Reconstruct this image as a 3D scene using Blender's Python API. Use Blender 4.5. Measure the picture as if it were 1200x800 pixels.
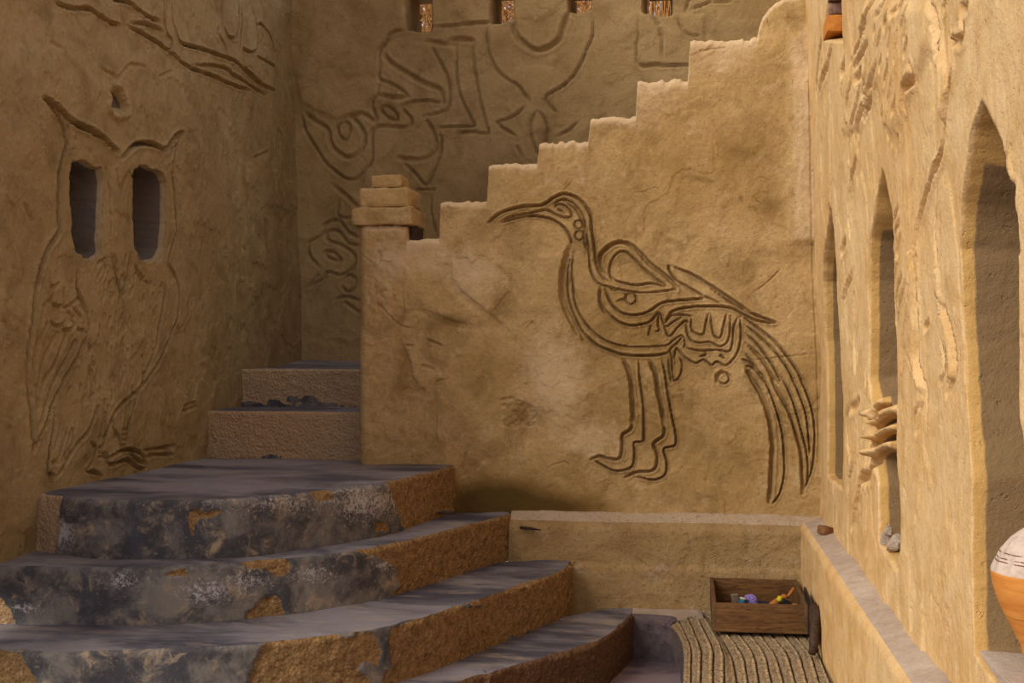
import bpy, bmesh, math, random
import numpy as np
from mathutils import Vector, Matrix

for o in list(bpy.data.objects): bpy.data.objects.remove(o)
C = bpy.context.scene.collection
SC = bpy.context.scene

# ------------------------------------------------------------------ camera, sky, sun, exposure
YAW = math.atan(208 / 1400.0); CZ = 1.04; FPX = 1400.0; HY = 412.0
cam_d = bpy.data.cameras.new('camera'); cam = bpy.data.objects.new('camera', cam_d); C.objects.link(cam)
cam_d.sensor_width = 36.0; cam_d.lens = 36.0 * FPX / 1200.0; cam_d.shift_y = (HY - 400) / 1200.0
cam_d.clip_start = 0.05
cam.location = (0, 0, CZ); cam.rotation_euler = (math.radians(90), 0, YAW)
SC.camera = cam
SC.view_settings.view_transform = 'Standard'; SC.view_settings.look = 'None'
SC.view_settings.gamma = 1.0; SC.view_settings.use_curve_mapping = False
SC.view_settings.exposure = 0.0

world = bpy.data.worlds.new('sky'); SC.world = world; world.use_nodes = True
wn = world.node_tree.nodes; wn['Background'].inputs[0].default_value = (0.58, 0.565, 0.60, 1)
wn['Background'].inputs[1].default_value = 1.08

sun_d = bpy.data.lights.new('sun', 'SUN'); sun = bpy.data.objects.new('sun', sun_d); C.objects.link(sun)
sun_d.energy = 3.3; sun_d.color = (1.0, 0.92, 0.77); sun_d.angle = math.radians(40)
SUN_FROM = Vector((-1.0, -0.86, 0.84))                      # the side the light comes from
sun.rotation_euler = SUN_FROM.to_track_quat('Z', 'Y').to_euler()
sun.location = (-2, -2, 5)

# ------------------------------------------------------------------ measuring the photograph
CY, SY = math.cos(YAW), math.sin(YAW)
XL, XR, YB, YM = -1.88, 0.447, 5.62, 4.283                  # left wall, right wall, back wall, middle wall
def ray(u, v):
    a = (u - 600.0) / FPX; s = (HY - v) / FPX
    return np.array([-SY + a * CY, CY + a * SY, s])
def on_y(u, v, Y): d = ray(u, v); return d * (Y / d[1]) + (0, 0, CZ)
def on_z(u, v, z): d = ray(u, v); return d * ((z - CZ) / d[2]) + (0, 0, CZ)
def on_x(u, v, X, lean):
    d = ray(u, v)
    if d[2] > 0: t = X / (d[0] + lean * d[2])
    else: t = X / d[0]
    return d * t + (0, 0, CZ)
def proj(P):
    P = np.asarray(P, float); x, y, z = P[..., 0], P[..., 1], P[..., 2] - CZ
    t = -SY * x + CY * y; a = (CY * x + SY * y) / t
    return np.stack([600 + FPX * a, HY - FPX * z / t], -1)
LEAN_R, LEAN_L = 0.034, 0.03
LEFT = lambda u, v: on_x(u, v, XL, LEAN_L)[[1, 2]]
RIGHT = lambda u, v: on_x(u, v, XR, LEAN_R)[[1, 2]]
BACK = lambda u, v: on_y(u, v, YB)[[0, 2]]
MID = lambda u, v: on_y(u, v, YM)[[0, 2]]

# ------------------------------------------------------------------ noise
def _h(ix, iy, seed):
    n = (ix.astype(np.int64) * 374761393 + iy.astype(np.int64) * 668265263 + seed * 1442695041) & 0x7fffffff
    n = ((n ^ (n >> 13)) * 1274126177) & 0x7fffffff
    n = (n ^ (n >> 16)) & 0x7fffffff
    return n / float(0x7fffffff)
def vn(x, y, seed=0):
    ix, iy = np.floor(x), np.floor(y); fx, fy = x - ix, y - iy
    fx = fx * fx * fx * (fx * (fx * 6 - 15) + 10); fy = fy * fy * fy * (fy * (fy * 6 - 15) + 10)
    a, b, c, d = _h(ix, iy, seed), _h(ix + 1, iy, seed), _h(ix, iy + 1, seed), _h(ix + 1, iy + 1, seed)
    return (a + (b - a) * fx) * (1 - fy) + (c + (d - c) * fx) * fy
def fbm(x, y, seed=0, octv=4, gain=0.5):
    s = 0; a = 1; t = 0
    for i in range(octv):
        s = s + a * (vn(x * 2 ** i + 17 * i, y * 2 ** i - 9 * i, seed + i) - 0.5); t += a; a *= gain
    return s / t * 2
def sstep(a, b, x):
    t = np.clip((x - a) / (b - a), 0, 1); return t * t * (3 - 2 * t)

# ------------------------------------------------------------------ strokes and outlines
def smooth(pts, n=5):
    p = np.array(pts, float)
    if len(p) < 3: return p
    q = [p[0]]
    e = np.vstack([2 * p[0] - p[1], p, 2 * p[-1] - p[-2]])
    for i in range(1, len(e) - 2):
        a, b, c, d = e[i - 1], e[i], e[i + 1], e[i + 2]
        for k in range(1, n + 1):
            t = k / n
            q.append(0.5 * ((2 * b) + (c - a) * t + (2 * a - 5 * b + 4 * c - d) * t * t + (3 * b - a - 3 * c + d) * t ** 3))
    return np.array(q)
def tile(ox, oy, sc=5.0):
    return lambda *L: [(ox + x / sc, oy + y / sc) for x, y in L]
def poly_sd(A, B, poly):
    """signed distance (positive inside) of points to a polygon"""
    poly = np.asarray(poly, float); n = len(poly)
    inside = np.zeros(A.shape, bool); dist = np.full(A.shape, 1e9)
    for i in range(n):
        x0, y0 = poly[i]; x1, y1 = poly[(i + 1) % n]
        cond = ((y0 > B) != (y1 > B)) & (A < (x1 - x0) * (B - y0) / ((y1 - y0) if y1 != y0 else 1e-12) + x0)
        inside ^= cond
        dx, dy = x1 - x0, y1 - y0; L = dx * dx + dy * dy + 1e-12
        t = np.clip(((A - x0) * dx + (B - y0) * dy) / L, 0, 1)
        dist = np.minimum(dist, np.hypot(A - x0 - t * dx, B - y0 - t * dy))
    return np.where(inside, dist, -dist)
def carve(A, B, acols, strokes, to, unit, seed=1, rim=0.30):
    """strokes: (px points, half width px, depth m). A,B plane coordinates, acols sorted column coordinate"""
    G = np.zeros(A.shape); R = np.zeros(A.shape)
    wob = fbm(A * 60, B * 60, seed + 50, 2) * 0.25 + 1
    for pts, w, dep in strokes:
        q = np.array([to(u, v) for u, v in smooth(pts)])
        w = w * unit; reach = w * 3
        n = len(q)
        for i in range(n - 1):
            e0 = min(1, (i + 0.6) / 3.0, (n - 1 - i) / 3.0 + 0.1) if n > 6 else 0.8
            x0, y0 = q[i]; x1, y1 = q[i + 1]
            c0 = np.searchsorted(acols, min(x0, x1) - reach); c1 = np.searchsorted(acols, max(x0, x1) + reach)
            if c1 <= c0: continue
            bs = B[:, c0:c1]
            r = np.where(((bs > min(y0, y1) - reach) & (bs < max(y0, y1) + reach)).any(1))[0]
            if len(r) == 0: continue
            r0, r1 = r[0], r[-1] + 1
            a, b = A[r0:r1, c0:c1], B[r0:r1, c0:c1]
            dx, dy = x1 - x0, y1 - y0; L = dx * dx + dy * dy + 1e-12
            t = np.clip(((a - x0) * dx + (b - y0) * dy) / L, 0, 1)
            d = np.hypot(a - x0 - t * dx, b - y0 - t * dy) / (w * wob[r0:r1, c0:c1])
            prof = sstep(1.2, 0.45, d)
            g = -dep * e0 * prof
            G[r0:r1, c0:c1] = np.minimum(G[r0:r1, c0:c1], g)
            rr = dep * rim * e0 * np.exp(-((d - 1.75) / 0.55) ** 2)
            R[r0:r1, c0:c1] = np.maximum(R[r0:r1, c0:c1], rr)
    return G + R * np.clip(1 + G / 0.002, 0, 1)

# ------------------------------------------------------------------ object helpers
def tag(o, label=None, cat=None, group=None, kind=None):
    if label: o['label'] = label
    if cat: o['category'] = cat
    if group: o['group'] = group
    if kind: o['kind'] = kind
    return o
def empty(name, loc=(0, 0, 0), rz=0):
    o = bpy.data.objects.new(name, None); C.objects.link(o); o.location = loc; o.rotation_euler = (0, 0, rz)
    o.empty_display_size = 0.05
    return o
def link(name, me, mat, parent=None):
    o = bpy.data.objects.new(name, me); C.objects.link(o)
    if mat is not None and not me.materials: me.materials.append(mat)
    if parent is not None: o.parent = parent
    return o
def mesh_np(name, V, F, normals=None, attrs=None, smooth_=True):
    me = bpy.data.meshes.new(name)
    V = np.asarray(V, np.float32); F = np.asarray(F, np.int32)
    me.vertices.add(len(V)); me.vertices.foreach_set('co', V.ravel())
    me.loops.add(F.size); me.loops.foreach_set('vertex_index', F.ravel())
    me.polygons.add(len(F)); me.polygons.foreach_set('loop_start', np.arange(0, F.size, F.shape[1], dtype=np.int32))
    me.polygons.foreach_set('loop_total', np.full(len(F), F.shape[1], np.int32))
    me.update(calc_edges=True)
    if smooth_: me.polygons.foreach_set('use_smooth', np.ones(len(F), bool))
    for k, a in (attrs or {}).items():
        at = me.attributes.new(k, 'FLOAT', 'POINT'); at.data.foreach_set('value', np.asarray(a, np.float32).ravel())
    if normals is not None: me.normals_split_custom_set_from_vertices(normals.astype(np.float32).tolist())
    return me
def sheet(name, P, mat, flip=False, attrs=None, ids=None, specs=None, parent=None):
    """P (m,n,3) grid. ids (m-1,n-1): -1 removed, 0 main, k>0 -> specs[k-1]=(name,parent index or 0,label)"""
    m, n = P.shape[:2]
    fn = np.cross(P[1:, 1:] - P[:-1, :-1], P[1:, :-1] - P[:-1, 1:])
    N = np.zeros(P.shape)
    for sl in ((slice(0, -1), slice(0, -1)), (slice(1, None), slice(0, -1)), (slice(0, -1), slice(1, None)), (slice(1, None), slice(1, None))): N[sl] += fn
    N /= np.linalg.norm(N, axis=2, keepdims=True) + 1e-15
    if flip: N = -N
    idx = np.arange(m * n).reshape(m, n)
    q = np.stack([idx[:-1, :-1], idx[:-1, 1:], idx[1:, 1:], idx[1:, :-1]], -1)
    if flip: q = q[..., ::-1]
    if ids is None: ids = np.zeros((m - 1, n - 1), int)
    ids = np.where(np.linalg.norm(fn, axis=2) < 1e-11, -1, ids)
    Vf = P.reshape(-1, 3); Nf = N.reshape(-1, 3)
    objs = []
    names = [(name, None, None)] + list(specs or [])
    for k, (nm, par, lab) in enumerate(names):
        F = q[ids == k]
        if len(F) == 0: objs.append(None); continue
        used, inv = np.unique(F.ravel(), return_inverse=True)
        at = {a: v.ravel()[used] for a, v in (attrs or {}).items()}
        me = mesh_np(nm, Vf[used], inv.reshape(-1, 4), Nf[used], at)
        p = parent if k == 0 else objs[par or 0]
        o = link(nm, me, mat, p)
        if lab: o['label'] = lab
        objs.append(o)
    return objs
class MB:
    """collects shapes into one bmesh"""
    def __init__(s): s.b = bmesh.new()
    def box(s, x0, x1, y0, y1, z0, z1, bev=0.0, M=None):
        r = bmesh.ops.create_cube(s.b, size=1.0); vs = r['verts']
        for v in vs: v.co = Vector(((x0 + x1) / 2 + v.co.x * (x1 - x0), (y0 + y1) / 2 + v.co.y * (y1 - y0), (z0 + z1) / 2 + v.co.z * (z1 - z0)))
        if bev:
            es = list({e for v in vs for e in v.link_edges})
            r2 = bmesh.ops.bevel(s.b, geom=es, offset=bev, segments=2, affect='EDGES', profile=0.6)
            vs = list({v for f in r2['faces'] for v in f.verts} | {v for v in vs if v.is_valid})
        if M is not None:
            for v in vs: v.co = M @ v.co
        return s
    def tube(s, pts, rad, seg=8, cap=True):
        pts = [Vector(p) for p in pts]; n = len(pts)
        rads = rad if isinstance(rad, (list, tuple)) else [rad] * n
        rings = []; up = Vector((0, 0, 1))
        for i, p in enumerate(pts):
            d = (pts[min(i + 1, n - 1)] - pts[max(i - 1, 0)]).normalized()
            a = d.cross(up)
            if a.length < 0.05: a = d.cross(Vector((1, 0, 0)))
            a.normalize(); b = d.cross(a)
            rings.append([s.b.verts.new(p + (a * math.cos(t) + b * math.sin(t)) * rads[i]) for t in [2 * math.pi * k / seg for k in range(seg)]])
        for i in range(n - 1):
            for k in range(seg):
                s.b.faces.new((rings[i][k], rings[i][(k + 1) % seg], rings[i + 1][(k + 1) % seg], rings[i + 1][k]))
        if cap: s.b.faces.new(rings[0][::-1]); s.b.faces.new(rings[-1])
        return s
    def lathe(s, prof, seg=32, M=None):
        rings = []
        for r, z in prof:
            rings.append([s.b.verts.new((r * math.cos(2 * math.pi * k / seg), r * math.sin(2 * math.pi * k / seg), z)) for k in range(seg)])
        for i in range(len(prof) - 1):
            for k in range(seg):
                s.b.faces.new((rings[i][k], rings[i][(k + 1) % seg], rings[i + 1][(k + 1) % seg], rings[i + 1][k]))
        s.b.faces.new(rings[0][::-1]); s.b.faces.new(rings[-1])
        if M is not None:
            for rg in rings:
                for v in rg: v.co = M @ v.co
        return s
    def build(s, name, mat, parent=None, smooth_=True, noise=0.0, nscale=20, cuts=0):
        if cuts: bmesh.ops.subdivide_edges(s.b, edges=s.b.edges[:], cuts=cuts, use_grid_fill=True)
        bmesh.ops.recalc_face_normals(s.b, faces=s.b.faces[:])
        if noise:
            from mathutils import noise as mn
            s.b.normal_update()
            for v in s.b.verts:
                v.co += v.normal * noise * mn.noise(v.co * nscale) + v.normal * noise * 0.5 * mn.noise(v.co * nscale * 2.7)
        me = bpy.data.meshes.new(name); s.b.to_mesh(me); s.b.free()
        if smooth_: me.polygons.foreach_set('use_smooth', [True] * len(me.polygons))
        return link(name, me, mat, parent)

# ------------------------------------------------------------------ materials
def srgb(r, g, b):
    f = lambda c: (c / 255 / 12.92) if c / 255 <= 0.04045 else ((c / 255 + 0.055) / 1.055) ** 2.4
    return (f(r), f(g), f(b), 1)
class NT:
    def __init__(s, name):
        s.m = bpy.data.materials.new(name); s.m.use_nodes = True; s.t = s.m.node_tree
        s.bsdf = s.t.nodes['Principled BSDF']; s.bsdf.inputs['Specular IOR Level'].default_value = 0.25
        s.co = s.t.nodes.new('ShaderNodeTexCoord').outputs['Object']
    def set(s, k, v):
        i = s.bsdf.inputs[k]
        if hasattr(v, 'links'): s.t.links.new(v, i)
        else: i.default_value = v
    def _in(s, sock, v):
        if hasattr(v, 'links'): s.t.links.new(v, sock)
        else: sock.default_value = v
    def scale(s, sx, sy, sz):
        n = s.t.nodes.new('ShaderNodeMapping'); s.t.links.new(s.co, n.inputs[0]); n.inputs['Scale'].default_value = (sx, sy, sz); return n.outputs[0]
    def noise(s, sc, det=4, rough=0.55, vec=None, dist=0.0):
        n = s.t.nodes.new('ShaderNodeTexNoise'); s.t.links.new(vec or s.co, n.inputs['Vector'])
        n.inputs['Scale'].default_value = sc; n.inputs['Detail'].default_value = det; n.inputs['Roughness'].default_value = rough; n.inputs['Distortion'].default_value = dist
        return n.outputs['Fac']
    def vor(s, sc, feat='F1', vec=None):
        n = s.t.nodes.new('ShaderNodeTexVoronoi'); s.t.links.new(vec or s.co, n.inputs['Vector']); n.feature = feat
        n.inputs['Scale'].default_value = sc; return n.outputs['Distance']
    def warp(s, amt, sc):
        n = s.t.nodes.new('ShaderNodeTexNoise'); s.t.links.new(s.co, n.inputs['Vector']); n.inputs['Scale'].default_value = sc; n.inputs['Detail'].default_value = 4
        v = s.t.nodes.new('ShaderNodeVectorMath'); v.operation = 'SCALE'; s.t.links.new(n.outputs['Color'], v.inputs[0]); v.inputs['Scale'].default_value = amt
        a = s.t.nodes.new('ShaderNodeVectorMath'); a.operation = 'ADD'; s.t.links.new(s.co, a.inputs[0]); s.t.links.new(v.outputs[0], a.inputs[1]); return a.outputs[0]
    def ramp(s, v, lo, hi, a=0.0, b=1.0):
        n = s.t.nodes.new('ShaderNodeMapRange'); n.interpolation_type = 'SMOOTHSTEP'; s._in(n.inputs[0], v)
        n.inputs[1].default_value = lo; n.inputs[2].default_value = hi; n.inputs[3].default_value = a; n.inputs[4].default_value = b
        return n.outputs[0]
    def math(s, op, a, b=0.0):
        n = s.t.nodes.new('ShaderNodeMath'); n.operation = op; s._in(n.inputs[0], a); s._in(n.inputs[1], b); return n.outputs[0]
    def attr(s, name):
        n = s.t.nodes.new('ShaderNodeAttribute'); n.attribute_name = name; return n.outputs['Fac']
    def mix(s, f, a, b):
        n = s.t.nodes.new('ShaderNodeMix'); n.data_type = 'RGBA'; s._in(n.inputs[0], f); s._in(n.inputs[6], a); s._in(n.inputs[7], b); return n.outputs[2]
    def bump(s, layers):
        prev = None
        for h, st, dist in layers:
            n = s.t.nodes.new('ShaderNodeBump'); n.inputs['Strength'].default_value = st; n.inputs['Distance'].default_value = dist
            s.t.links.new(h, n.inputs['Height'])
            if prev is not None: s.t.links.new(prev, n.inputs['Normal'])
            prev = n.outputs[0]
        s.t.links.new(prev, s.bsdf.inputs['Normal'])

def mud(name, c1, c2, dark_tone, pale, speck=None, rough=1.0, streak=False, deep=None):
    t = NT(name)
    big = t.ramp(t.noise(1.6, 5, 0.6, dist=0.4), 0.36, 0.66)
    med = t.ramp(t.noise(7, 6, 0.65, dist=0.8), 0.42, 0.70)
    c = t.mix(big, c1, c2)
    c = t.mix(t.math('MULTIPLY', med, 0.55), c, dark_tone)
    blot = t.ramp(t.noise(14, 5, 0.7, dist=0.5), 0.54, 0.74)
    c = t.mix(t.math('MULTIPLY', blot, 0.5), c, pale)
    fine = t.ramp(t.noise(90, 4, 0.7), 0.35, 0.75)
    c = t.mix(t.math('MULTIPLY', fine, 0.30), c, dark_tone)
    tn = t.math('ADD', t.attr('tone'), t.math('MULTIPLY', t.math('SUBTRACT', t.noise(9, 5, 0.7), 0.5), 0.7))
    c = t.mix(t.math('MULTIPLY', t.ramp(tn, 0.15, 0.95), 0.92), c, dark_tone)
    c = t.mix(t.math('MULTIPLY', t.ramp(tn, 0.8, 1.35), 0.8), c, tuple(x * .42 for x in dark_tone[:2]) + (dark_tone[2] * .30, 1))
    pn = t.math('ADD', t.attr('pale'), t.math('MULTIPLY', t.math('SUBTRACT', t.noise(22, 5, 0.75), 0.5), 1.1))
    c = t.mix(t.math('MULTIPLY', t.ramp(pn, 0.3, 1.0), 0.75), c, pale)
    if streak:
        st = t.ramp(t.noise(5, 5, 0.7, vec=t.scale(6, 6, 0.8)), 0.52, 0.72)
        c = t.mix(t.math('MULTIPLY', st, 0.35), c, pale)
    if speck:
        sp = t.ramp(t.noise(130, 3, 0.8), 0.60, 0.68)
        reg = t.ramp(t.noise(4, 3, 0.5), 0.40, 0.62)
        c = t.mix(t.math('MULTIPLY', t.math('MULTIPLY', sp, reg), 0.8), c, speck)
    t.set('Base Color', c); t.set('Roughness', 0.93)
    pit = t.ramp(t.noise(60, 3, 0.6), 0.62, 0.72)
    if deep:  # brown-grey inside of niches and slots, darkened: recess shade put into the colour
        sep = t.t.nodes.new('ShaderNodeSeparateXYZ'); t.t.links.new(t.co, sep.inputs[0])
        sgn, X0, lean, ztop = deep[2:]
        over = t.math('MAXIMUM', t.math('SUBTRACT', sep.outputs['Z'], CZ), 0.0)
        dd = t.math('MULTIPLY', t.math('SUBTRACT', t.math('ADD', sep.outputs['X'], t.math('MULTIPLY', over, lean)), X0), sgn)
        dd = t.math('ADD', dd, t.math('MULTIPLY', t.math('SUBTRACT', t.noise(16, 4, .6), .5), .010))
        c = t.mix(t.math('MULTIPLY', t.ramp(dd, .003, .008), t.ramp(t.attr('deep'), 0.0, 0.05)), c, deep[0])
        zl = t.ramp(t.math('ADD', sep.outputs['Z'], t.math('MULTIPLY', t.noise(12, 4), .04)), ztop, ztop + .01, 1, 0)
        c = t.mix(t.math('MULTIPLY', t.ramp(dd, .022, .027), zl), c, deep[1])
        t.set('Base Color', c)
    crk = t.ramp(t.vor(3.2, 'DISTANCE_TO_EDGE', vec=t.warp(0.35, 5)), 0.0, 0.012, 1, 0)
    crk = t.math('MULTIPLY', crk, t.ramp(t.noise(2.6, 3), .58, .62))
    c = t.mix(t.math('MULTIPLY', crk, .6), c, dark_tone); t.set('Base Color', c)
    hol = t.math('SUBTRACT', t.noise(75, 6, 0.72), t.math('MULTIPLY', pit, 0.5))
    t.bump([(t.noise(10, 6, 0.6, dist=1.0), 0.35 * rough, 0.02), (hol, 0.7 * rough, 0.007), (t.noise(330, 3, 0.7), 0.4 * rough, 0.0025)])
    return t.m
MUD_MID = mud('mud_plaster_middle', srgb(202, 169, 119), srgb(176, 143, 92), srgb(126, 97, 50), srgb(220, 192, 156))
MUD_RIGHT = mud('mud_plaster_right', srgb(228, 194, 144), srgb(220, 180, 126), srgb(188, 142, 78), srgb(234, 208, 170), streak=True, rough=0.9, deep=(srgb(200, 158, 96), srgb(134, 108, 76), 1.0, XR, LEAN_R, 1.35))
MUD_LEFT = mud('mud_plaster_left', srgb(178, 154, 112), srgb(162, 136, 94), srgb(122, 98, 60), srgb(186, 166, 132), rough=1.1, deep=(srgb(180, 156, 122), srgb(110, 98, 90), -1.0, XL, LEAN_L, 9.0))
MUD_BACK = mud('mud_plaster_back', srgb(180, 152, 108), srgb(164, 136, 92), srgb(128, 100, 62), srgb(186, 162, 124), rough=0.9)
MUD_BENCH = mud('mud_plaster_bench', srgb(186, 156, 112), srgb(176, 144, 98), srgb(138, 108, 68), srgb(204, 182, 160), speck=srgb(84, 62, 46), rough=1.7)
MUD_TOP = mud('pale_grey_plaster', srgb(180, 160, 144), srgb(192, 174, 158), srgb(150, 130, 114), srgb(204, 188, 176), rough=0.7)

def riser_mat():
    t = NT('peeling_painted_plaster')
    n1 = t.noise(30, 6, 0.75); pe = t.math('ADD', t.attr('peel'), t.math('MULTIPLY', t.math('SUBTRACT', n1, 0.5), 1.6))
    m = t.ramp(pe, -0.06, 0.06)
    mort = t.mix(t.ramp(t.noise(45, 5, 0.75), 0.4, 0.65), srgb(168, 132, 88), srgb(130, 98, 60))
    mort = t.mix(t.ramp(t.noise(160, 3, 0.7), 0.55, 0.7), mort, srgb(204, 166, 118))
    mort = t.mix(t.math('MULTIPLY', t.attr('pink'), 0.85), mort, srgb(206, 172, 136))
    mort = t.mix(t.math('MULTIPLY', t.attr('wine'), 0.8), mort, srgb(92, 60, 48))
    pa = t.mix(t.ramp(t.noise(7, 7, 0.75, dist=0.3), 0.40, 0.62), srgb(68, 66, 70), srgb(126, 118, 112))
    pa = t.mix(t.ramp(t.noise(16, 6, 0.75, dist=0.6), 0.52, 0.70), pa, srgb(164, 144, 120))
    pa = t.mix(t.math('MULTIPLY', t.ramp(t.noise(3, 3, 0.6, vec=t.scale(4, 4, 1)), 0.5, 0.7), 0.5), pa, srgb(70, 72, 86))
    fl = t.math('ADD', t.attr('flake'), t.math('MULTIPLY', t.math('SUBTRACT', t.noise(85, 7, 0.9), 0.5), 5.0))
    pa = t.mix(t.ramp(fl, 0.55, 0.75), pa, srgb(182, 176, 178))
    pa = t.mix(t.ramp(t.noise(70, 5, 0.8), 0.66, 0.70), pa, srgb(190, 150, 100))
    c = t.mix(m, pa, mort); t.set('Base Color', c); t.set('Roughness', t.ramp(m, 0, 1, 0.62, 0.95))
    rough_h = t.math('MULTIPLY', m, t.math('ADD', t.noise(110, 5, 0.8), t.vor(95)))
    t.bump([(t.math('MULTIPLY', m, -1.0), 0.8, 0.004), (rough_h, 1.0, 0.008), (t.noise(60, 5, 0.7), 0.25, 0.003), (t.ramp(fl, 0.5, 0.9), 0.4, 0.002)])
    return t.m
RISER = riser_mat()
def tread_mat(name, dark, light, tan):
    t = NT(name)
    v = t.scale(1.0, 2.4, 1)
    c = t.mix(t.ramp(t.noise(1.7, 8, 0.62, vec=v, dist=0.5), 0.38, 0.60), dark, light)
    c = t.mix(t.math('MULTIPLY', t.ramp(t.noise(4, 6, 0.75, vec=t.scale(1.2, 4, 1)), 0.5, 0.68), 0.6), c, tan)
    c = t.mix(t.math('MULTIPLY', t.ramp(t.noise(60, 5, 0.8), 0.6, 0.72), 0.5), c, dark)
    t.set('Base Color', c); t.set('Roughness', t.ramp(t.noise(9, 5, 0.6), 0.3, 0.7, 0.42, 0.7)); t.bsdf.inputs['Specular IOR Level'].default_value = 0.4
    t.bump([(t.noise(26, 6, 0.65), 0.4, 0.006), (t.noise(160, 4, 0.7), 0.35, 0.002)])
    return t.m
TREAD = tread_mat('worn_slate_paint', srgb(70, 69, 82), srgb(136, 130, 136), srgb(164, 148, 128))
FLOORM = tread_mat('worn_purple_floor_paint', srgb(84, 72, 82), srgb(140, 122, 124), srgb(160, 140, 124))
PURPLE = mud('purple_grey_plaster', srgb(104, 90, 98), srgb(128, 110, 108), srgb(74, 64, 78), srgb(150, 132, 124), rough=2.0)

def wood(name, a, b, c, axis='x', sc=1.0, rough=0.7):
    t = NT(name)
    s = {'x': (1.0, 9, 9), 'y': (9, 1.0, 9), 'z': (9, 9, 1.0)}[axis]
    n = t.noise(9 * sc, 6, 0.65, vec=t.scale(*s), dist=1.6)
    col = t.mix(t.ramp(n, 0.35, 0.65), a, b)
    col = t.mix(t.ramp(t.noise(40 * sc, 4, 0.7, vec=t.scale(*s)), 0.56, 0.66), col, c)
    t.set('Base Color', col); t.set('Roughness', rough)
    t.bump([(n, 0.4, 0.003), (t.noise(200, 3, 0.6, vec=t.scale(*s)), 0.3, 0.001)])
    return t.m
WOOD_BOX = wood('old_brown_wood', srgb(120, 84, 48), srgb(86, 56, 30), srgb(52, 34, 20))
WOOD_BOX_Y = wood('old_brown_wood_side', srgb(112, 84, 56), srgb(88, 60, 36), srgb(52, 34, 20), 'y')
WOOD_DARK = wood('dark_handled_wood', srgb(74, 52, 38), srgb(48, 34, 26), srgb(98, 74, 56), 'z')
WOOD_LT = wood('orange_tool_wood', srgb(186, 118, 54), srgb(150, 92, 40), srgb(120, 70, 30), sc=2)
WOOD_GREY = wood('grey_weathered_wood', srgb(128, 112, 98), srgb(104, 90, 78), srgb(80, 68, 58), 'z')
def plain(name, col, rough=0.7, var=None, sc=60, bs=0.3):
    t = NT(name); n = t.noise(sc, 4, 0.65)
    t.set('Base Color', t.mix(t.ramp(n, 0.35, 0.7), col, var or col)); t.set('Roughness', rough); t.bump([(n, bs, 0.002)])
    return t.m
BRICK = plain('orange_fired_brick', srgb(206, 136, 58), 0.85, srgb(184, 114, 48))
BRICK_GREY = plain('greyish_brick', srgb(140, 112, 100), 0.9, srgb(112, 84, 72))
STONE = plain('brown_stone', srgb(132, 92, 58), 0.85, srgb(104, 68, 40))
# ================================================================== THE MIDDLE WALL WITH THE LONG-BILLED BIRD
def L(t, w, dep, *lines): return [(t(*ln), w, dep) for ln in lines]
T1, T2, T3, T4, T5 = tile(570, 210), tile(640, 290), tile(760, 290), tile(680, 410), tile(780, 440)
def circ(t, cx, cy, rx, ry=None, n=10):
    ry = ry or rx
    return t(*[(cx + rx * math.cos(2 * math.pi * k / n), cy + ry * math.sin(2 * math.pi * k / n)) for k in range(n + 1)])
D = 0.0195
bird = []
bird += L(T1, 1.9, D, [(10,258),(60,215),(120,185),(220,160),(330,150),(400,105),(460,86),(530,110),(580,158),(612,220),(617,300),(630,370),(637,450),(647,510),(672,560),(705,600)])
bird += L(T1, 1.3, D * .8, [(75,254),(150,217),(260,197),(350,180),(400,204),(450,222),(495,218),(492,185),(460,155),(420,148),(400,160)],
          [(390,150),(440,120),(500,135),(545,180),(572,230),(582,290),(590,350),(600,430),(605,500),(620,560),(655,610),(720,632),(800,650),(900,665),(1000,660),(1115,645)],
          [(470,140),(520,175),(552,230),(572,290),(570,350),(592,420)], [(425,180),(445,190)])
bird += L(T1, 1.6, D, [(75,256),(150,235),(250,215),(350,225),(420,255),(470,300),(492,345),(500,375)])
bird += L(T2, 3.6, D, [(138,0),(112,80),(96,160),(90,240),(103,330),(140,420),(185,500)])
bird += L(T2, 1.0, D * .8, [(185,480),(215,545)], [(145,30),(128,130),(125,240),(140,330),(180,430),(220,500),(290,565),(380,605),(450,625),(560,632),(650,628),(715,615)],
          [(160,30),(150,130),(158,230),(168,320),(202,400),(260,480),(330,535),(400,565),(500,582),(600,580),(700,575),(745,545),(795,515),(815,560),(808,585)])
bird += L(T2, 1.7, D, [(220,500),(290,567),(380,607),(450,628),(560,634),(650,630),(715,617)])
bird += L(T1, 2.6, D, [(692,570),(668,510),(665,460),(690,420),(735,385),(790,370),(850,392),(905,440),(960,498),(1040,560),(1100,615),(1115,645)])
bird += L(T1, 1.5, D * .8, [(742,600),(722,550),(732,485),(768,435),(812,425),(870,472),(930,532),(1000,590),(1050,628),(960,612),(880,622),(800,608),(750,592)])
bird += [(circ(T1, 845, 700, 32), 1.1, D * .7), (circ(T1, 540, 266, 25), 1.0, D * .7), (circ(T1, 545, 330, 25, 28), 1.0, D * .7), (circ(T2, 1040, 765, 33), 1.3, D * .8)]
bird += L(T1, 1.1, D * .7, [(812,670),(820,690),(812,712)], [(760,720),(800,705),(845,740)], [(780,640),(750,652),(720,642)])
bird += L(T2, 2.2, D, [(318,235),(312,300),(332,360),(370,398)])
bird += L(T2, 1.5, D, [(350,385),(390,410),(430,438),(500,457),(580,445),(620,425),(655,380)], [(345,245),(370,310),(410,362),(470,392),(550,392),(610,370),(680,325),(760,312),(850,305),(935,295)])
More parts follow.
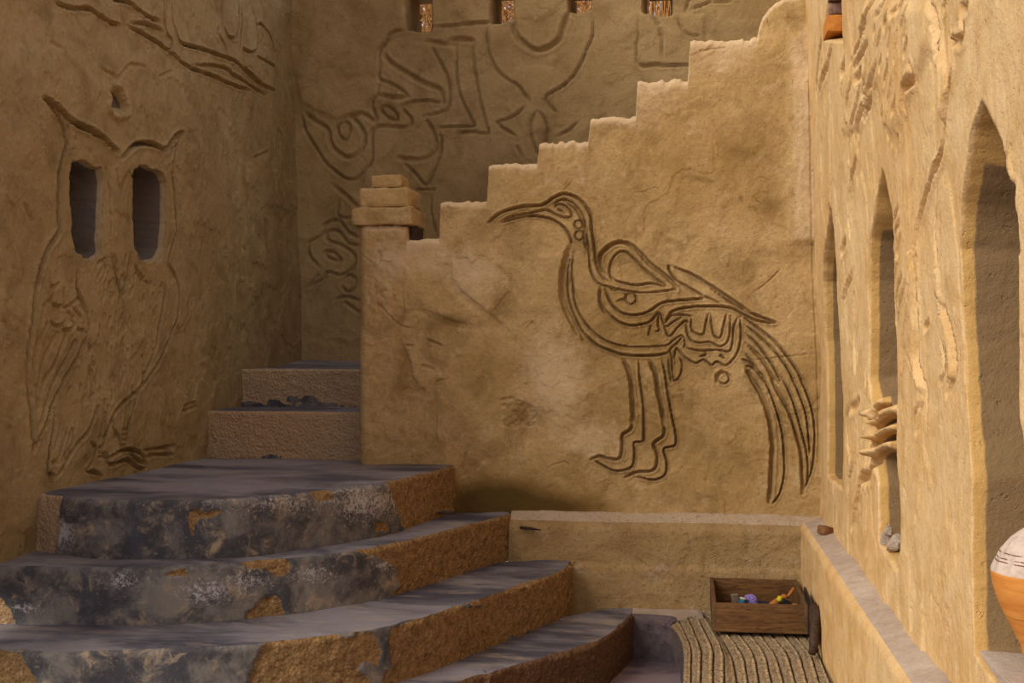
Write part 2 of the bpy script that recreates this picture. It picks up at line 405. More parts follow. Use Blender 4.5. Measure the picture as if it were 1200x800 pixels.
bird += L(T2, 1.3, D * .8, [(935,295),(880,260),(800,215),(760,190),(725,140),(715,105)], [(940,290),(1010,325)],
          [(600,512),(612,460)], [(640,492),(662,485),(655,440),(665,385),(690,450),(720,522),(770,470),(815,430),(830,440)],
          [(850,410),(850,470),(870,500),(920,508),(935,450),(950,390)], [(965,385),(970,450),(985,515),(1020,528),(1040,460),(1055,395)],
          [(822,440),(826,500),(850,545),(900,558),(960,555),(1015,580),(1060,555),(1078,490),(1080,400)],
          [(700,440),(735,400),(790,395),(855,402)], [(690,480),(740,440),(790,410)],
          [(1125,405),(1098,470),(1092,560),(1070,608),(1000,600),(900,605),(820,590)],
          [(760,690),(750,650),(760,600),(765,592),(800,630),(830,655),(880,678),(920,658),(970,690),(1000,668),(1050,692),(1100,650),(1130,590),(1142,500),(1135,410)],
          [(920,605),(940,625),(900,640)], [(1020,632),(1045,650)], [(780,640),(797,680),(785,750),(755,782),(740,740),(735,640),(725,600),(768,560),(798,522)])
bird += L(T2, 1.6, D, [(730,108),(850,155),(950,215),(1050,280),(1140,340),(1190,375)])
bird += L(T3, 1.6, D, [(370,245),(480,320),(600,385),(742,440),(640,430),(560,395),(480,355),(380,345),(240,350),(150,370),(120,400),(100,440)])
bird += L(T2, 1.2, D * .8, [(718,635),(722,720),(735,790)])
bird += L(T2, 2.4, D * .8, [(1000,790),(1000,755),(1030,725)])
bird += L(T4, 2.9, D * 1.15, [(250,60),(285,130),(300,220),(308,330),(308,430)], [(405,65),(440,140),(455,240),(475,330),(490,430)])
bird += L(T4, 1.9, D, [(308,430),(290,470),(250,495),(245,550),(230,636),(150,633),(110,622),(65,640)], [(490,430),(488,500),(430,550),(450,610),(445,680),(410,710),(330,715),(265,745)])
bird += L(T4, 1.3, D, [(342,60),(345,150),(360,250),(370,350),(372,500),(365,535),(315,545),(318,600),(305,680),(250,705),(190,705),(130,675),(90,650)],
          [(480,60),(500,160),(515,270),(540,400),(560,500),(555,560),(490,580),(505,650),(505,710),(480,745),(420,762),(340,745)])
bird += L(T5, 3.0, D * 1.1, [(475,-40),(505,20),(548,90),(585,180),(612,280),(624,400),(622,500),(618,620),(610,740)])
bird += L(T5, 1.2, D, [(470,-55),(500,-50),(565,0),(620,120),(660,240),(685,350),(693,450),(695,580),(670,690),(625,755)],
          [(680,10),(730,110),(770,230),(800,340),(825,440),(835,550),(828,640)], [(735,0),(790,130),(825,240),(838,360),(845,450)],
          [(780,0),(820,90),(855,190),(872,300),(872,420),(855,560),(800,690)])
bird += L(T5, 2.2, D, [(610,0),(660,100),(720,210),(760,330),(792,450),(800,560),(805,690)])
bird += L(T3, 1.2, D, [(545,655),(575,665),(620,700),(680,790)], [(560,610),(620,690),(665,770)], [(565,500),(640,570),(720,680),(775,780)],
          [(560,450),(650,520),(750,620),(820,720),(855,800)], [(545,400),(640,470),(740,550),(820,650),(880,740),(905,795)])
bird += L(T3, 1.9, D * .9, [(570,560),(650,640),(710,730),(755,800)])
crk = []                                                     # cracks and trowel marks
M1 = tile(420, 280, 4)
crk += L(T1, .7, .004, [(700,85),(705,130),(725,185)], [(195,365),(208,410),(200,430)], [(505,0),(480,40),(440,75)], [(790,480),(795,570)], [(960,460),(985,450),(980,470)], [(870,80),(920,75),(985,50)], [(405,590),(400,660)])
crk += L(M1, 1.0, .005, [(85,300),(130,340),(190,400),(270,425)], [(205,240),(215,330),(200,395)], [(10,70),(60,110)], [(360,800),(362,680),(420,655)], [(765,20),(765,110)], [(640,330),(700,250)], [(780,430),(820,385)])
crk += L(tile(0, 0, 1), 0.8, .005, [(948,40),(949,150),(952,300),(957,420),(960,560)], [(899,10),(900,24),(904,33)], [(546,530),(542,548)], [(640,548),(660,541),(668,545)], [(512,446),(512,520)],
         [(880,345),(900,330),(915,315)], [(880,422),(900,420),(958,414)], [(695,46),(700,58),(690,60)], [(752,100),(760,110)], [(820,60),(850,56)])
wide = [(T, w, d) for T, w, d in L(M1, 5, .006, [(180,470),(220,560),(240,640),(270,700)], [(290,330),(400,385),(560,420)], [(420,100),(420,180),(480,260),(590,350),(690,430)], [(470,560),(470,650)], [(230,710),(300,715)])]
wide += L(M1, 2.0, .008, [(320,470),(350,485),(390,500)], [(300,595),(350,608)], [(230,500),(250,500)])

def mid_profile():
    pts = [(421,264),(476,264),(477,280),(514,279),(516,238),(545,236),(570,236),(573,196),(600,193),(629,190),(632,168),(660,166),(689,165),(692,141),(720,138),(745,138),(747,97),(775,93),(806,93),(809,48),(850,45),(888,43),(890,30),(894,18),(902,8),(912,0),(925,-6),(940,-10),(946,-40),(975,-60)]
    xs = [MID(*p)[0] for p in pts]; zs = [MID(*p)[1] for p in pts]
    return np.array(xs), np.array(zs)
px_, pz_ = mid_profile()
xl = MID(421, 400)[0]; xr = XR + 0.015
base = np.arange(xl + 0.0, xr, 0.0037)
extra = np.concatenate([[a - .0005, a + .0005] for a in px_[1:-4]])
cols = np.unique(np.concatenate([base, extra])); cols = cols[(cols >= xl)]
top = np.interp(cols, px_, pz_) + 0.009 * fbm(cols * 16, cols * 0, 5, 3) + 0.004 * fbm(cols * 70, cols * 0, 6, 2) - .008 * sstep(.2, .5, fbm(cols * 25, cols * 0, 9, 2))
NR = 545; zmin = 0.40; TH = 0.21
s = np.linspace(zmin, top.max() + .001, NR)[:, None]
B = np.minimum(s, top[None, :]); A = np.repeat(cols[None, :], NR, 0)
Hh = 0.010 * fbm(A * 2.2, B * 2.2, 11, 3) + 0.004 * fbm(A * 9, B * 9, 12, 4) + 0.0012 * fbm(A * 45, B * 45, 13, 2)
pt = fbm(A * 4 + 3, B * 4, 14, 4); Hh += 0.003 * sstep(0.02, 0.07, pt) + 0.002 * sstep(-0.22, -0.18, pt)
unit = 1 / 325.0
Hh += carve(A, B, cols, [(p, w * .86, d) for p, w, d in bird], MID, unit, 1, rim=0.24) + carve(A, B, cols, crk, MID, unit, 2, 0.1) + carve(A, B, cols, wide, MID, unit, 3, 0.2)
def reg(poly, to=MID): return [tuple(to(u, v)) for u, v in poly]
pil = poly_sd(A, B, reg([(925,45),(955,20),(960,282),(926,285)])); Hh += 0.006 * sstep(-0.015, 0.012, pil + .006 * fbm(A * 20, B * 20, 21, 3))
low = poly_sd(A, B, reg([(585,466),(600,464),(632,478),(630,500),(598,503),(584,498)])); Hh -= 0.006 * sstep(0, 0.006, low) * (1 + fbm(A * 90, B * 90, 3, 2))
lump = np.exp(-(((A - MID(450, 335)[0]) / .06) ** 2 + ((B - MID(450, 345)[1]) / .09) ** 2)); Hh += 0.010 * lump * (1 + fbm(A * 40, B * 40, 8, 3))
crn = np.clip(1 - (A - xl) / 0.03, 0, 1) ** 2 * 0.02 + np.clip(1 - (top[None, :] - B) / 0.02, 0, 1) ** 2 * 0.012
# darker and paler patches of the plaster, paler along the top edge
UV = proj(np.stack([A, np.full(A.shape, YM), B], -1)); U_, V_ = UV[..., 0], UV[..., 1]
def blob(cx, cy, rx, ry): return np.exp(-(((U_ - cx) / rx) ** 2 + ((V_ - cy) / ry) ** 2))
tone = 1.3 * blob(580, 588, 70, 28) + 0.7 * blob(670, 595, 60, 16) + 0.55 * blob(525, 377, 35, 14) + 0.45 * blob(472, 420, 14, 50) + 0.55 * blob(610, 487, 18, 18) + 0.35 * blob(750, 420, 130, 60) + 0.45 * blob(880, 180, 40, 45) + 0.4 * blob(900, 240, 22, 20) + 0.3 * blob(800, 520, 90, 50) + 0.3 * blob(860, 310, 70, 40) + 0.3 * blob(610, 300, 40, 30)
pale = 0.75 * blob(650, 440, 50, 70) + 0.6 * blob(555, 330, 40, 30) + 0.5 * blob(500, 300, 80, 25) + 0.5 * blob(760, 120, 50, 40) + 0.55 * blob(850, 70, 60, 30) + 0.4 * blob(450, 330, 30, 60) + 0.5 * blob(700, 520, 50, 30) + 0.6 * sstep(-.01, .02, pil) + 0.35 * blob(700, 200, 90, 30) + 0.7 * np.exp(-((top[None, :] - B) / 0.03) ** 2)
# wrap: corner columns on the left, rows over the top and down the back
P = np.stack([A, YM - Hh + crn, B], -1)
nb = 6; ys = np.linspace(0, 1, nb + 1)[1:]
Pt = np.stack([np.stack([cols, YM + 0.012 + (TH - .012) * y + 0 * cols, top + 0.004 * fbm(cols * 20, np.full(cols.shape, y * 4), 7, 2) - 0.006 * (y > .9)], -1) for y in ys])
Pb = np.stack([np.stack([cols, np.full(cols.shape, YM + TH), zmin + q * (top - zmin)], -1) for q in (0.97, 0.5, 0.0)])
P = np.concatenate([P, Pt, Pb], 0)
ext = lambda a: np.concatenate([a, np.repeat(a[-1:], nb + 3, 0)], 0)
tone, pale = ext(tone), ext(pale)
first = P[:, :1]; left = []
for q in (1.0, 0.66, 0.33, 0.12):
    c = first.copy(); c[:, 0, 1] = np.where(P[:, 0, 1] < YM + TH * q, YM + TH * q, P[:, 0, 1]); c[:, 0, 0] = xl + 0.006 * fbm(c[:, 0, 2] * 8, c[:, 0, 1] * 8, 4, 3) * (q < 1); left.append(c)
P = np.concatenate(left + [P], 1)
tone = np.concatenate([np.repeat(tone[:, :1], 4, 1), tone], 1); pale = np.concatenate([np.repeat(pale[:, :1], 4, 1), pale], 1)
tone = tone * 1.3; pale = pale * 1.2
cen = (P[:-1, :-1] + P[1:, 1:]) / 2; ids = np.zeros(cen.shape[:2], int)
front = np.zeros(ids.shape, bool); front[:NR - 1, 4:] = True
px = lambda poly, t=None: reg(t(*poly) if t else poly)
bird_parts = [
 ('bird_relief', 0, 'carved bird in profile with long curved bill', [(655,228),(672,226),(694,240),(700,300),(708,315),(712,296),(730,281),(748,282),(796,335),(782,311),(786,308),(850,340),(880,360),(870,372),(870,425),(842,432),(800,420),(782,418),(700,412),(665,385),(652,340),(662,300),(664,275),(645,258),(640,240)]),
 ('beak', 1, None, [(572,262),(590,249),(640,238),(645,258),(600,256)]),
 ('eye', 1, None, [(649,238),(662,239),(671,250),(668,255),(655,252),(646,246)]),
 ('wing', 1, None, [(702,335),(700,305),(712,290),(730,281),(748,285),(794,338),(740,344)]),
 ('leg', 1, None, [(728,420),(754,420),(760,470),(757,520),(738,552),(722,554),(692,540),(692,534),(722,535),(738,500),(740,480)]),
 ('leg', 1, None, [(759,420),(780,420),(792,470),(795,525),(785,535),(782,560),(762,565),(731,561),(745,550),(768,540),(765,515),(776,500)]),
 ('tail_feather', 1, None, [(866,418),(895,445),(912,480),(921,540),(920,575),(904,596),(900,592),(904,540),(895,475),(876,435)]),
 ('tail_feather', 1, None, [(870,395),(905,435),(930,480),(947,530),(946,570),(941,582),(938,530),(920,475),(896,440),(868,410)]),
 ('tail_feather', 1, None, [(866,368),(905,390),(938,435),(954,500),(952,550),(944,570),(948,520),(936,470),(905,430),(868,388)]),
 ('tail_feather', 1, 'straight feather crossing above the tail', [(782,310),(800,313),(845,342),(909,376),(905,381),(880,374),(850,360),(800,340)]),
]
specs = []
for k, (nm, par, lab, poly) in enumerate(bird_parts):
    ins = (poly_sd(cen[..., 0], cen[..., 2], reg(poly)) > -0.004) & front
    ids[ins] = k + 1; specs.append((nm, par, lab))
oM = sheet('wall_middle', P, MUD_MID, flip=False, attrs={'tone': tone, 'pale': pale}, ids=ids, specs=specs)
tag(oM[0], 'low mud-plastered wall with stepped top carved with a long-billed bird', kind='structure')

def rough_block(name, x0, x1, y0, y1, z0, z1, mat, parent, amp=0.004, bev=0.008, cuts=5, loc=None):
    m = MB(); m.box(x0, x1, y0, y1, z0, z1, bev)
    return m.build(name, mat, parent, noise=amp, nscale=22, cuts=cuts)
# stepped finial on the end post of the wall
cap = empty('newel_cap'); cap.parent = oM[0]; cap['label'] = 'three-tier plaster cap on the end post of the wall'
def tier(u0, u1, v0, v1, yo):
    a = on_y(u0, v1, YM - yo); b = on_y(u1, v0, YM - yo); return a[0], b[0], a[2], b[2]
x0, x1, z0, z1 = tier(411.5, 483, 242, 264, .02); rough_block('cap_slab', x0, x1, YM - .02, YM + .225, z0, z1, MUD_MID, cap, .006)
x0, x1, z0, z1 = tier(421, 478.5, 218.5, 243, 0); rough_block('cap_slab', x0, x1, YM, YM + .20, z0, z1, MUD_MID, cap, .006, .012)
x0, x1, z0, z1 = tier(434.5, 470, 204, 220, -.03); rough_block('cap_slab', x0, x1, YM + .03, YM + .165, z0, z1, MUD_MID, cap, .006, .01)
a = on_y(478, 280, YM + .08); b = on_y(490, 262, YM + .08)
tag(rough_block('wooden_prop', a[0], b[0], YM + .04, YM + .17, a[2] - .01, b[2] + .004, WOOD_DARK, cap, .003, .003, 3), 'dark wooden block under the slab')

# ================================================================== THE BENCH UNDER IT
xb0, xb1 = on_y(596, 640, 4.2)[0], XR + .01
cx = np.arange(xb0, xb1, 0.0055)
def prof_sheet(pts, cx, amp, seed, f=None):
    """extrude a profile of (y,z) points, finely resampled, along x"""
    p = np.array(pts); seg = np.hypot(*np.diff(p, axis=0).T); d = np.concatenate([[0], np.cumsum(seg)])
    n = int(d[-1] / 0.0055); q = np.linspace(0, d[-1], n); y = np.interp(q, d, p[:, 0]); z = np.interp(q, d, p[:, 1])
    for _ in range(2):
        y[1:-1] = (y[:-2] + y[1:-1] * 2 + y[2:]) / 4; z[1:-1] = (z[:-2] + z[1:-1] * 2 + z[2:]) / 4
    ty, tz = np.gradient(y), np.gradient(z); l = np.hypot(ty, tz); ny, nz = tz / l, -ty / l
    X, Q = np.meshgrid(cx, q); h = amp * fbm(X * 5, Q * 5, seed, 3) + amp * .5 * fbm(X * 18, Q * 18, seed + 2, 3) + amp * 0.25 * fbm(X * 70, Q * 70, seed + 3, 2)
    if f is not None: h = h + f(X, Q)
    return np.stack([X, y[:, None] - ny[:, None] * -h, z[:, None] + nz[:, None] * h], -1), Q
zt0, zt1 = 0.466, 0.424
pts = [(YM + .03, zt0 + .003), (YM - .01, zt0), (4.212, zt1 + .004), (4.20, zt1 - .01), (4.195, 0.292), (4.186, 0.284), (4.178, 0.13), (4.176, 0.10)]
Pp, Q = prof_sheet(pts, cx, 0.006, 31)
tp = np.clip(1 - (Q - 0.10) / .01, 0, 1)
oB = sheet('trim_1', Pp, MUD_BENCH, flip=True, attrs={'pale': 0.9 * (Q < 0.095), 'tone': .25 * (Q > .26)})  # bench top made paler: sky light from above put into the colour
tag(oB[0], 'low plaster bench along the foot of the bird wall', kind='structure')

# ================================================================== RIGHT WALL
def side_wall(X0, lean, sgn, a, b, H):
    A, B = np.meshgrid(a, b); zr = B - CZ
    Xb = X0 - lean * np.maximum(zr, 0) * 1.0
    return A, B, Xb
a = np.concatenate([np.arange(1.25, 1.66, .007), np.arange(1.66, 1.78, .003), np.arange(1.78, 1.97, .007), np.arange(1.97, 2.11, .0024), np.arange(2.11, 2.97, .0055), np.arange(2.97, 3.20, .0035), np.arange(3.2, 3.78, .0055), np.arange(3.78, 4.04, .004), np.arange(4.04, YM + .02, .006)]); b = np.arange(0.30, 2.62, 0.006)
A, B, Xb = side_wall(XR, LEAN_R, 1, a, b, None)
R1, R2, R3, R4, R5 = tile(945, 0), tile(960, 150), tile(960, 300), tile(960, 450), tile(960, 600)
def LM(t, w, d, *lines): return L(t, w, d, *lines)
rs = []
rs += LM(R1, .0085, .013, [(395,0),(370,90),(330,210),(270,370)], [(375,130),(340,230),(290,340)], [(385,240),(340,340),(300,400)], [(250,460),(240,600),(235,790)], [(290,480),(270,620),(262,790)],
         [(350,430),(330,560),(300,700),(285,790)], [(410,430),(370,560),(330,680),(310,790)], [(380,340),(370,460),(350,560)], [(430,350),(400,500),(385,600),(340,700)],
         [(105,250),(90,350),(70,550)], [(160,270),(130,400),(95,520),(85,680)])
rs += LM(R1, .0075, .014, [(500,90),(480,160)], [(615,60),(590,170)], [(620,140),(612,210)], [(515,140),(505,230)], [(460,200),(440,290)], [(530,190),(515,300)], [(630,240),(610,320)], [(510,380),(485,480)],
         [(535,460),(510,600)], [(440,460),(435,520)], [(560,590),(540,660)], [(460,580),(460,620)], [(480,640),(472,710)], [(500,710),(490,790)], [(240,370),(215,430)], [(460,30),(430,100)], [(430,150),(420,200)],
         [(545,60),(525,90)], [(350,420),(310,470)], [(580,0),(555,60)], [(560,200),(550,360)], [(470,340),(455,400)])
rs += LM(R1, .014, .018, [(640,380),(650,450),(605,520),(595,620)], [(740,20),(780,130),(800,260),(812,400),(815,560),(815,690)], [(850,200),(872,330),(870,450),(850,560),(840,650),(830,760)], [(930,60),(945,200),(920,245),(870,240)], [(960,0),(965,50),(930,50)], [(830,0),(815,60)])
rs += LM(R2, .014, .018, [(750,0),(730,150),(680,250),(650,350),(615,480),(590,620),(580,790)])
rs += LM(R2, .009, .014, [(220,0),(225,170),(195,330),(185,500),(190,620)], [(700,280),(690,420),(680,600),(690,790)], [(415,0),(420,40)], [(440,30),(435,90)], [(480,60),(470,120)],
         [(480,460),(450,560),(445,600)], [(490,540),(460,640),(448,740)], [(500,640),(480,740)], [(170,660),(150,730)], [(200,0),(190,170)])
rs += LM(R3, .008, .013, [(490,10),(462,160),(457,300)], [(510,110),(480,230),(457,370)], [(530,150),(500,290),(470,420)], [(545,170),(540,300),(520,450),(500,640)], [(550,0),(550,150)],
         [(595,0),(592,200),(602,400),(602,640),(635,790)], [(535,600),(545,640)], [(690,20),(690,130),(700,250),(740,330),(772,450),(790,600),(792,700),(760,790)], [(650,385),(630,430)],
         [(710,480),(735,600),(735,700),(700,750)], [(755,520),(765,640),(762,700)], [(205,90),(165,230),(157,330),(157,450)], [(210,240),(210,350)], [(205,450),(212,560),(215,670)], [(265,650),(275,790)])
rs += LM(R4, .009, .014, [(275,0),(265,180)], [(270,200),(265,240)], [(600,0),(600,120),(570,220)], [(612,130),(595,285)], [(630,0),(642,120),(635,250)], [(185,130),(168,240),(190,440)], [(235,110),(190,150)], [(218,340),(205,480),(175,600)], [(755,0),(745,70)])
rs += LM(R4, .011, .020, [(290,280),(305,195),(345,160),(360,150)], [(292,345),(310,270),(370,235),(445,195)], [(297,410),(320,350),(370,320),(430,285)], [(205,790),(225,690),(240,600),(258,550),(300,535),(320,455),(370,425),(415,385)])
rs += LM(R5, .010, .012, [(215,0),(205,50),(190,100)])
rs += LM(R5, .004, .006, [(870,420),(872,480)], [(900,450),(900,660)], [(630,170),(625,210)], [(735,250),(738,280)], [(705,360),(745,385)], [(600,545),(640,640)], [(730,500),(775,640)], [(660,480),(720,600)])
rs += LM(R4, .004, .006, [(885,50),(885,250),(905,420),(908,660)], [(825,620),(826,700)], [(500,560),(530,680)]) + LM(R3, .004, .006, [(868,420),(866,530)])
H = 0.010 * fbm(A * 2.0, B * 1.2, 41, 3) + 0.004 * fbm(A * 10, B * 5, 42, 4) + 0.0012 * fbm(A * 50, B * 30, 43, 3)
pt = fbm(A * 7 + 3, B * 2.5, 44, 4); H += 0.003 * sstep(0.04, 0.08, pt)
def obl(p, w, d):                                            # the wall is seen at a grazing angle: widths were read in pixels
    Y = float(np.mean([RIGHT(*q)[0] for q in p])); return (p, {.0085: .75, .0075: .8, .014: 1.15, .009: .75, .008: .7, .011: 1.0, .010: .8, .004: .4}[w] * Y * Y / (XR * FPX), d * (.85 if w < .0105 else 1.0))
G = carve(A, B, a, [obl(*q) for q in rs], RIGHT, 1.0, 5, rim=0.25); H += G
body = poly_sd(A, B, reg(R1((350,0),(300,300),(230,470),(230,800),(300,800),(380,650),(420,500),(480,800),(560,790),(650,480),(760,300),(760,0)), RIGHT)); H += 0.010 * sstep(-.01, .03, body)
CL = np.zeros(A.shape)
for ln in ([(300,190),(330,130),(352,100)], [(318,225),(370,170),(440,148)], [(318,300),(370,262),(420,250)], [(320,400),(360,370),(402,360)]):      # raised claws
    q = [RIGHT(*p) for p in R4(*ln)]; d = np.full(A.shape, 9.0)
    for (p0, p1) in zip(q[:-1], q[1:]):
        dx, dy = p1 - p0; t = np.clip(((A - p0[0]) * dx + (B - p0[1]) * dy) / (dx * dx + dy * dy), 0, 1); d = np.minimum(d, np.hypot(A - p0[0] - t * dx, B - p0[1] - t * dy))
    claw = 0.032 * np.sqrt(np.clip(1 - (d / 0.0145) ** 2, 0, 1)); CL = np.maximum(CL, claw)
for (t, ln, r, hgt) in ((R3, [(575,0),(575,200),(585,420),(580,600),(610,760)], .014, .014), (R3, [(700,100),(705,250),(745,400),(770,560),(780,700)], .012, .012), (R1, [(775,160),(800,300),(830,450),(828,640)], .02, .014)):
    hgt *= .7; q = [RIGHT(*p) for p in t(*ln)]; d = np.full(A.shape, 9.0)
    for (p0, p1) in zip(q[:-1], q[1:]):
        dx, dy = p1 - p0; tt = np.clip(((A - p0[0]) * dx + (B - p0[1]) * dy) / (dx * dx + dy * dy), 0, 1); d = np.minimum(d, np.hypot(A - p0[0] - tt * dx, B - p0[1] - tt * dy))
    H += hgt * np.sqrt(np.clip(1 - (d / r) ** 2, 0, 1)) * (1 + .25 * fbm(A * 60, B * 60, 9, 2))
wobble = 0.010 * fbm(A * 7, B * 7, 47, 3) + 0.0015 * fbm(A * 40, B * 40, 48, 2)
n_near = [(1150,122),(1141,150),(1134,195),(1127,240),(1123,290),(1124,340),(1126,400),(1130,480),(1136,560),(1137,640),(1137,700),(1139,762),(1205,880),(1204,700),(1200,560),(1197,450),(1194,340),(1192,270),(1188,220),(1176,185),(1163,150)]
n_mid = [(1031,200),(1025,240),(1020,280),(1018,330),(1018,440),(1020,480),(1024,520),(1029,570),(1029,612),(1029,632),(1040,650),(1054,672),(1057,650),(1057,600),(1054,530),(1051,420),(1049,320),(1047,262),(1042,236),(1036,210)]
n_far = [(974,240),(969,290),(967,330),(968,400),(970,480),(969,560),(978,566),(990,578),(988,540),(987,460),(986,380),(983,310),(981,274)]
n_hole = [(971,-8),(970,20),(968,47),(991,48),(990,25),(989,-8)]
deps = np.zeros(A.shape); dm = np.zeros(A.shape)
nich = []
for poly, dep, w in ((n_near, .26, .045), (n_mid, .20, .05), (n_far, .20, .045), (n_hole, .10, .012)):
    sd = poly_sd(A, B, reg(poly, RIGHT)) + wobble * (w > .02)
    r = np.clip(sd / w, 0, 1); prof = np.sin(r * math.pi / 2) ** 1.3 if w > .02 else sstep(0, 1, r)
    if w == .05:
        z1, z2 = RIGHT(1035, 452)[1], RIGHT(1035, 548)[1]; fill = sstep(z1 + .02, z1 - .03, B) * sstep(z2 - .02, z2 + .02, B); prof = prof * (1 - .86 * fill); r = r * (1 - .7 * fill)
    H = H * (1 - sstep(0, 1, r)) - dep * prof; dm = np.maximum(dm, dep * prof); deps = np.maximum(deps, r); nich.append(sd)
H += CL
rough_in = sstep(0.15, 1, deps); H += rough_in * 0.012 * fbm(A * 14, B * 14, 49, 4)
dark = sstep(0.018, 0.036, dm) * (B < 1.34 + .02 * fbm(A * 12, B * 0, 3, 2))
Xf = Xb - H
P = np.stack([Xf, A, B], -1)
UVr = proj(np.stack([Xb, A, B], -1)); U_, V_ = UVr[..., 0], UVr[..., 1]
toneR = 0.35 * sstep(940, 975, U_) * sstep(985, 965, U_); paleR = 0.35 * blob(1100, 450, 40, 200) + 0.4 * blob(1010, 120, 60, 80)
cen = (P[:-1, :-1] + P[1:, 1:]) / 2; ids = np.zeros(cen.shape[:2], int); ca, cb = (A[:-1, :-1] + A[1:, 1:]) / 2, (B[:-1, :-1] + B[1:, 1:]) / 2
right_parts = [('bird_relief', 0, 'carved hanging wing feathers and legs between the slots', R1((400,-60),(300,300),(200,430),(228,480),(225,800),(330,800),(420,560),(470,800),(500,1000),(560,850),(640,1100),(480,1100),(440,1300),(455,2200),(520,2170),(600,2350),(640,2350),(660,2100),(760,2330),(800,2230),(770,1850),(740,1600),(730,1150),(830,800),(850,650),(890,330),(960,220),(990,-60))),
               ('claw_relief', 0, 'carved claw with four blunt toes', R4((180,110),(150,600),(180,800),(230,780),(330,540),(420,420),(455,180),(450,120),(360,70),(280,180),(250,0),(170,-100))),
               ('plume_relief', 0, None, R1((100,240),(60,560),(90,720),(150,400),(175,240)))]
specs = []
for k, (nm, par, lab, poly) in enumerate(right_parts):
    ids[poly_sd(ca, cb, reg(poly, RIGHT)) > 0] = k + 1; specs.append((nm, par, lab))
for k, (sd, lab) in enumerate(zip(nich, ['nearest tall pointed niche', 'middle tall pointed niche', 'farthest tall pointed niche', 'square hole filled with bricks'])):
    sc_ = (sd[:-1, :-1] + sd[1:, 1:]) / 2; ids[sc_ > 0] = 4 + k; specs.append(('niche', 0, lab))
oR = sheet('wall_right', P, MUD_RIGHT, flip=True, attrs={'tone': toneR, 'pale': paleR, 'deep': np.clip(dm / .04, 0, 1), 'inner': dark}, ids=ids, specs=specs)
tag(oR[0], 'bright plaster wall on the right with tall niches and carved feathers', kind='structure')
# bricks in the square hole
def brick(v0, v1, mat, off, wd=.075):
    t = 3.64; za, zb = CZ + (HY - v1) / FPX * t, CZ + (HY - v0) / FPX * t; X = XR - LEAN_R * (za - CZ)
    return rough_block('brick', X - .004 + off, X + wd, 3.655 + off, 3.76, za, zb, mat, oR[7] or oR[0], .002, .003, 3)
brick(27, 46, BRICK, -.006)['label'] = 'orange brick'; brick(13, 25, BRICK_GREY, .006); brick(-4, 10, BRICK_GREY, .002); brick(-24, -6, BRICK, .0)

# ledge along the foot of the right wall
ay = np.arange(1.25, 4.22, 0.008)
def ledge():
    prof = [(XR + .03, .470), (XR - .004, .468), (XR - .055, .452), (XR - .068, .436), (XR - .070, .28), (XR - .068, .10)]
    p = np.array(prof); seg = np.hypot(*np.diff(p, axis=0).T); d = np.concatenate([[0], np.cumsum(seg)])
    q = np.linspace(0, d[-1], 66); x = np.interp(q, d, p[:, 0]); z = np.interp(q, d, p[:, 1])
    x[1:-1] = (x[:-2] + x[1:-1] * 2 + x[2:]) / 4; z[1:-1] = (z[:-2] + z[1:-1] * 2 + z[2:]) / 4
    Y, Q = np.meshgrid(ay, q); h = .007 * fbm(Y * 4, Q * 4, 61, 3) + .003 * fbm(Y * 20, Q * 20, 62, 3)
    tx, tz = np.gradient(x), np.gradient(z); l = np.hypot(tx, tz); nx, nz = tz / l, -tx / l
    return np.stack([x[:, None] + nx[:, None] * h, Y, z[:, None] + nz[:, None] * h], -1), Q
Pl, Q = ledge()
idl = np.zeros((Pl.shape[0] - 1, Pl.shape[1] - 1), int); idl[Q[:-1, :-1] < 0.088] = 1
oL = sheet('trim_2', Pl, MUD_RIGHT, flip=False, attrs={'tone': 0.25 + 0 * Q}, ids=idl, specs=[('ledge_top', 0, 'greyer ledge top with sky light put into its colour')])
oL[1].data.materials.clear(); oL[1].data.materials.append(MUD_TOP)  # ledge top greyer than its face: sky light put into the colour
tag(oL[0], 'narrow plaster ledge along the foot of the right wall', kind='structure')

# ================================================================== LEFT WALL WITH THE OWL
a = np.concatenate([np.arange(2.35, 3.3, .0075), np.arange(3.3, 4.60, .0045), np.arange(4.60, YB + .03, .0075)]); b = np.arange(0.40, 2.85, 0.0058)
A, B = np.meshgrid(a, b); zr = np.maximum(B - CZ, 0); Xb = XL - LEAN_L * zr
O1, O2, O3, OU = tile(0, 100), tile(0, 250), tile(0, 400), tile(60, 0, 4.2105)
ow = []
ow += L(O1, .013, .017, [(260,75),(330,120),(400,190),(450,230),(530,262),(610,315),(660,365),(690,392)], [(285,115),(340,180),(370,250),(390,340),(385,370),(365,420),(350,500),(340,600),(330,700),(328,800)],
        [(712,425),(760,375),(820,345),(900,345),(960,378),(1000,330),(1040,292),(1075,282)])
ow += L(O1, .009, .015, [(1075,285),(1040,340),(1012,430),(1005,520),(1018,620),(1024,760),(1025,870)])
ow += L(O2, .012, .017, [(328,0),(335,105),(300,160),(262,230),(235,320),(205,430),(188,540),(178,650),(168,800)])
ow += L(O2, .008, .014, [(1025,120),(1000,205),(978,290),(1010,360),(1028,450),(1028,600),(1000,700),(960,800)], [(950,415),(955,480),(945,580),(930,680),(900,790)],
        [(655,240),(670,330),(695,420),(710,470),(738,410),(752,300),(762,235)], [(520,590),(522,680),(490,780)], [(455,340),(450,430),(470,480),(520,590)])
ow += L(O3, .012, .016, [(165,0),(155,150),(160,300),(168,450),(180,580),(187,640)])
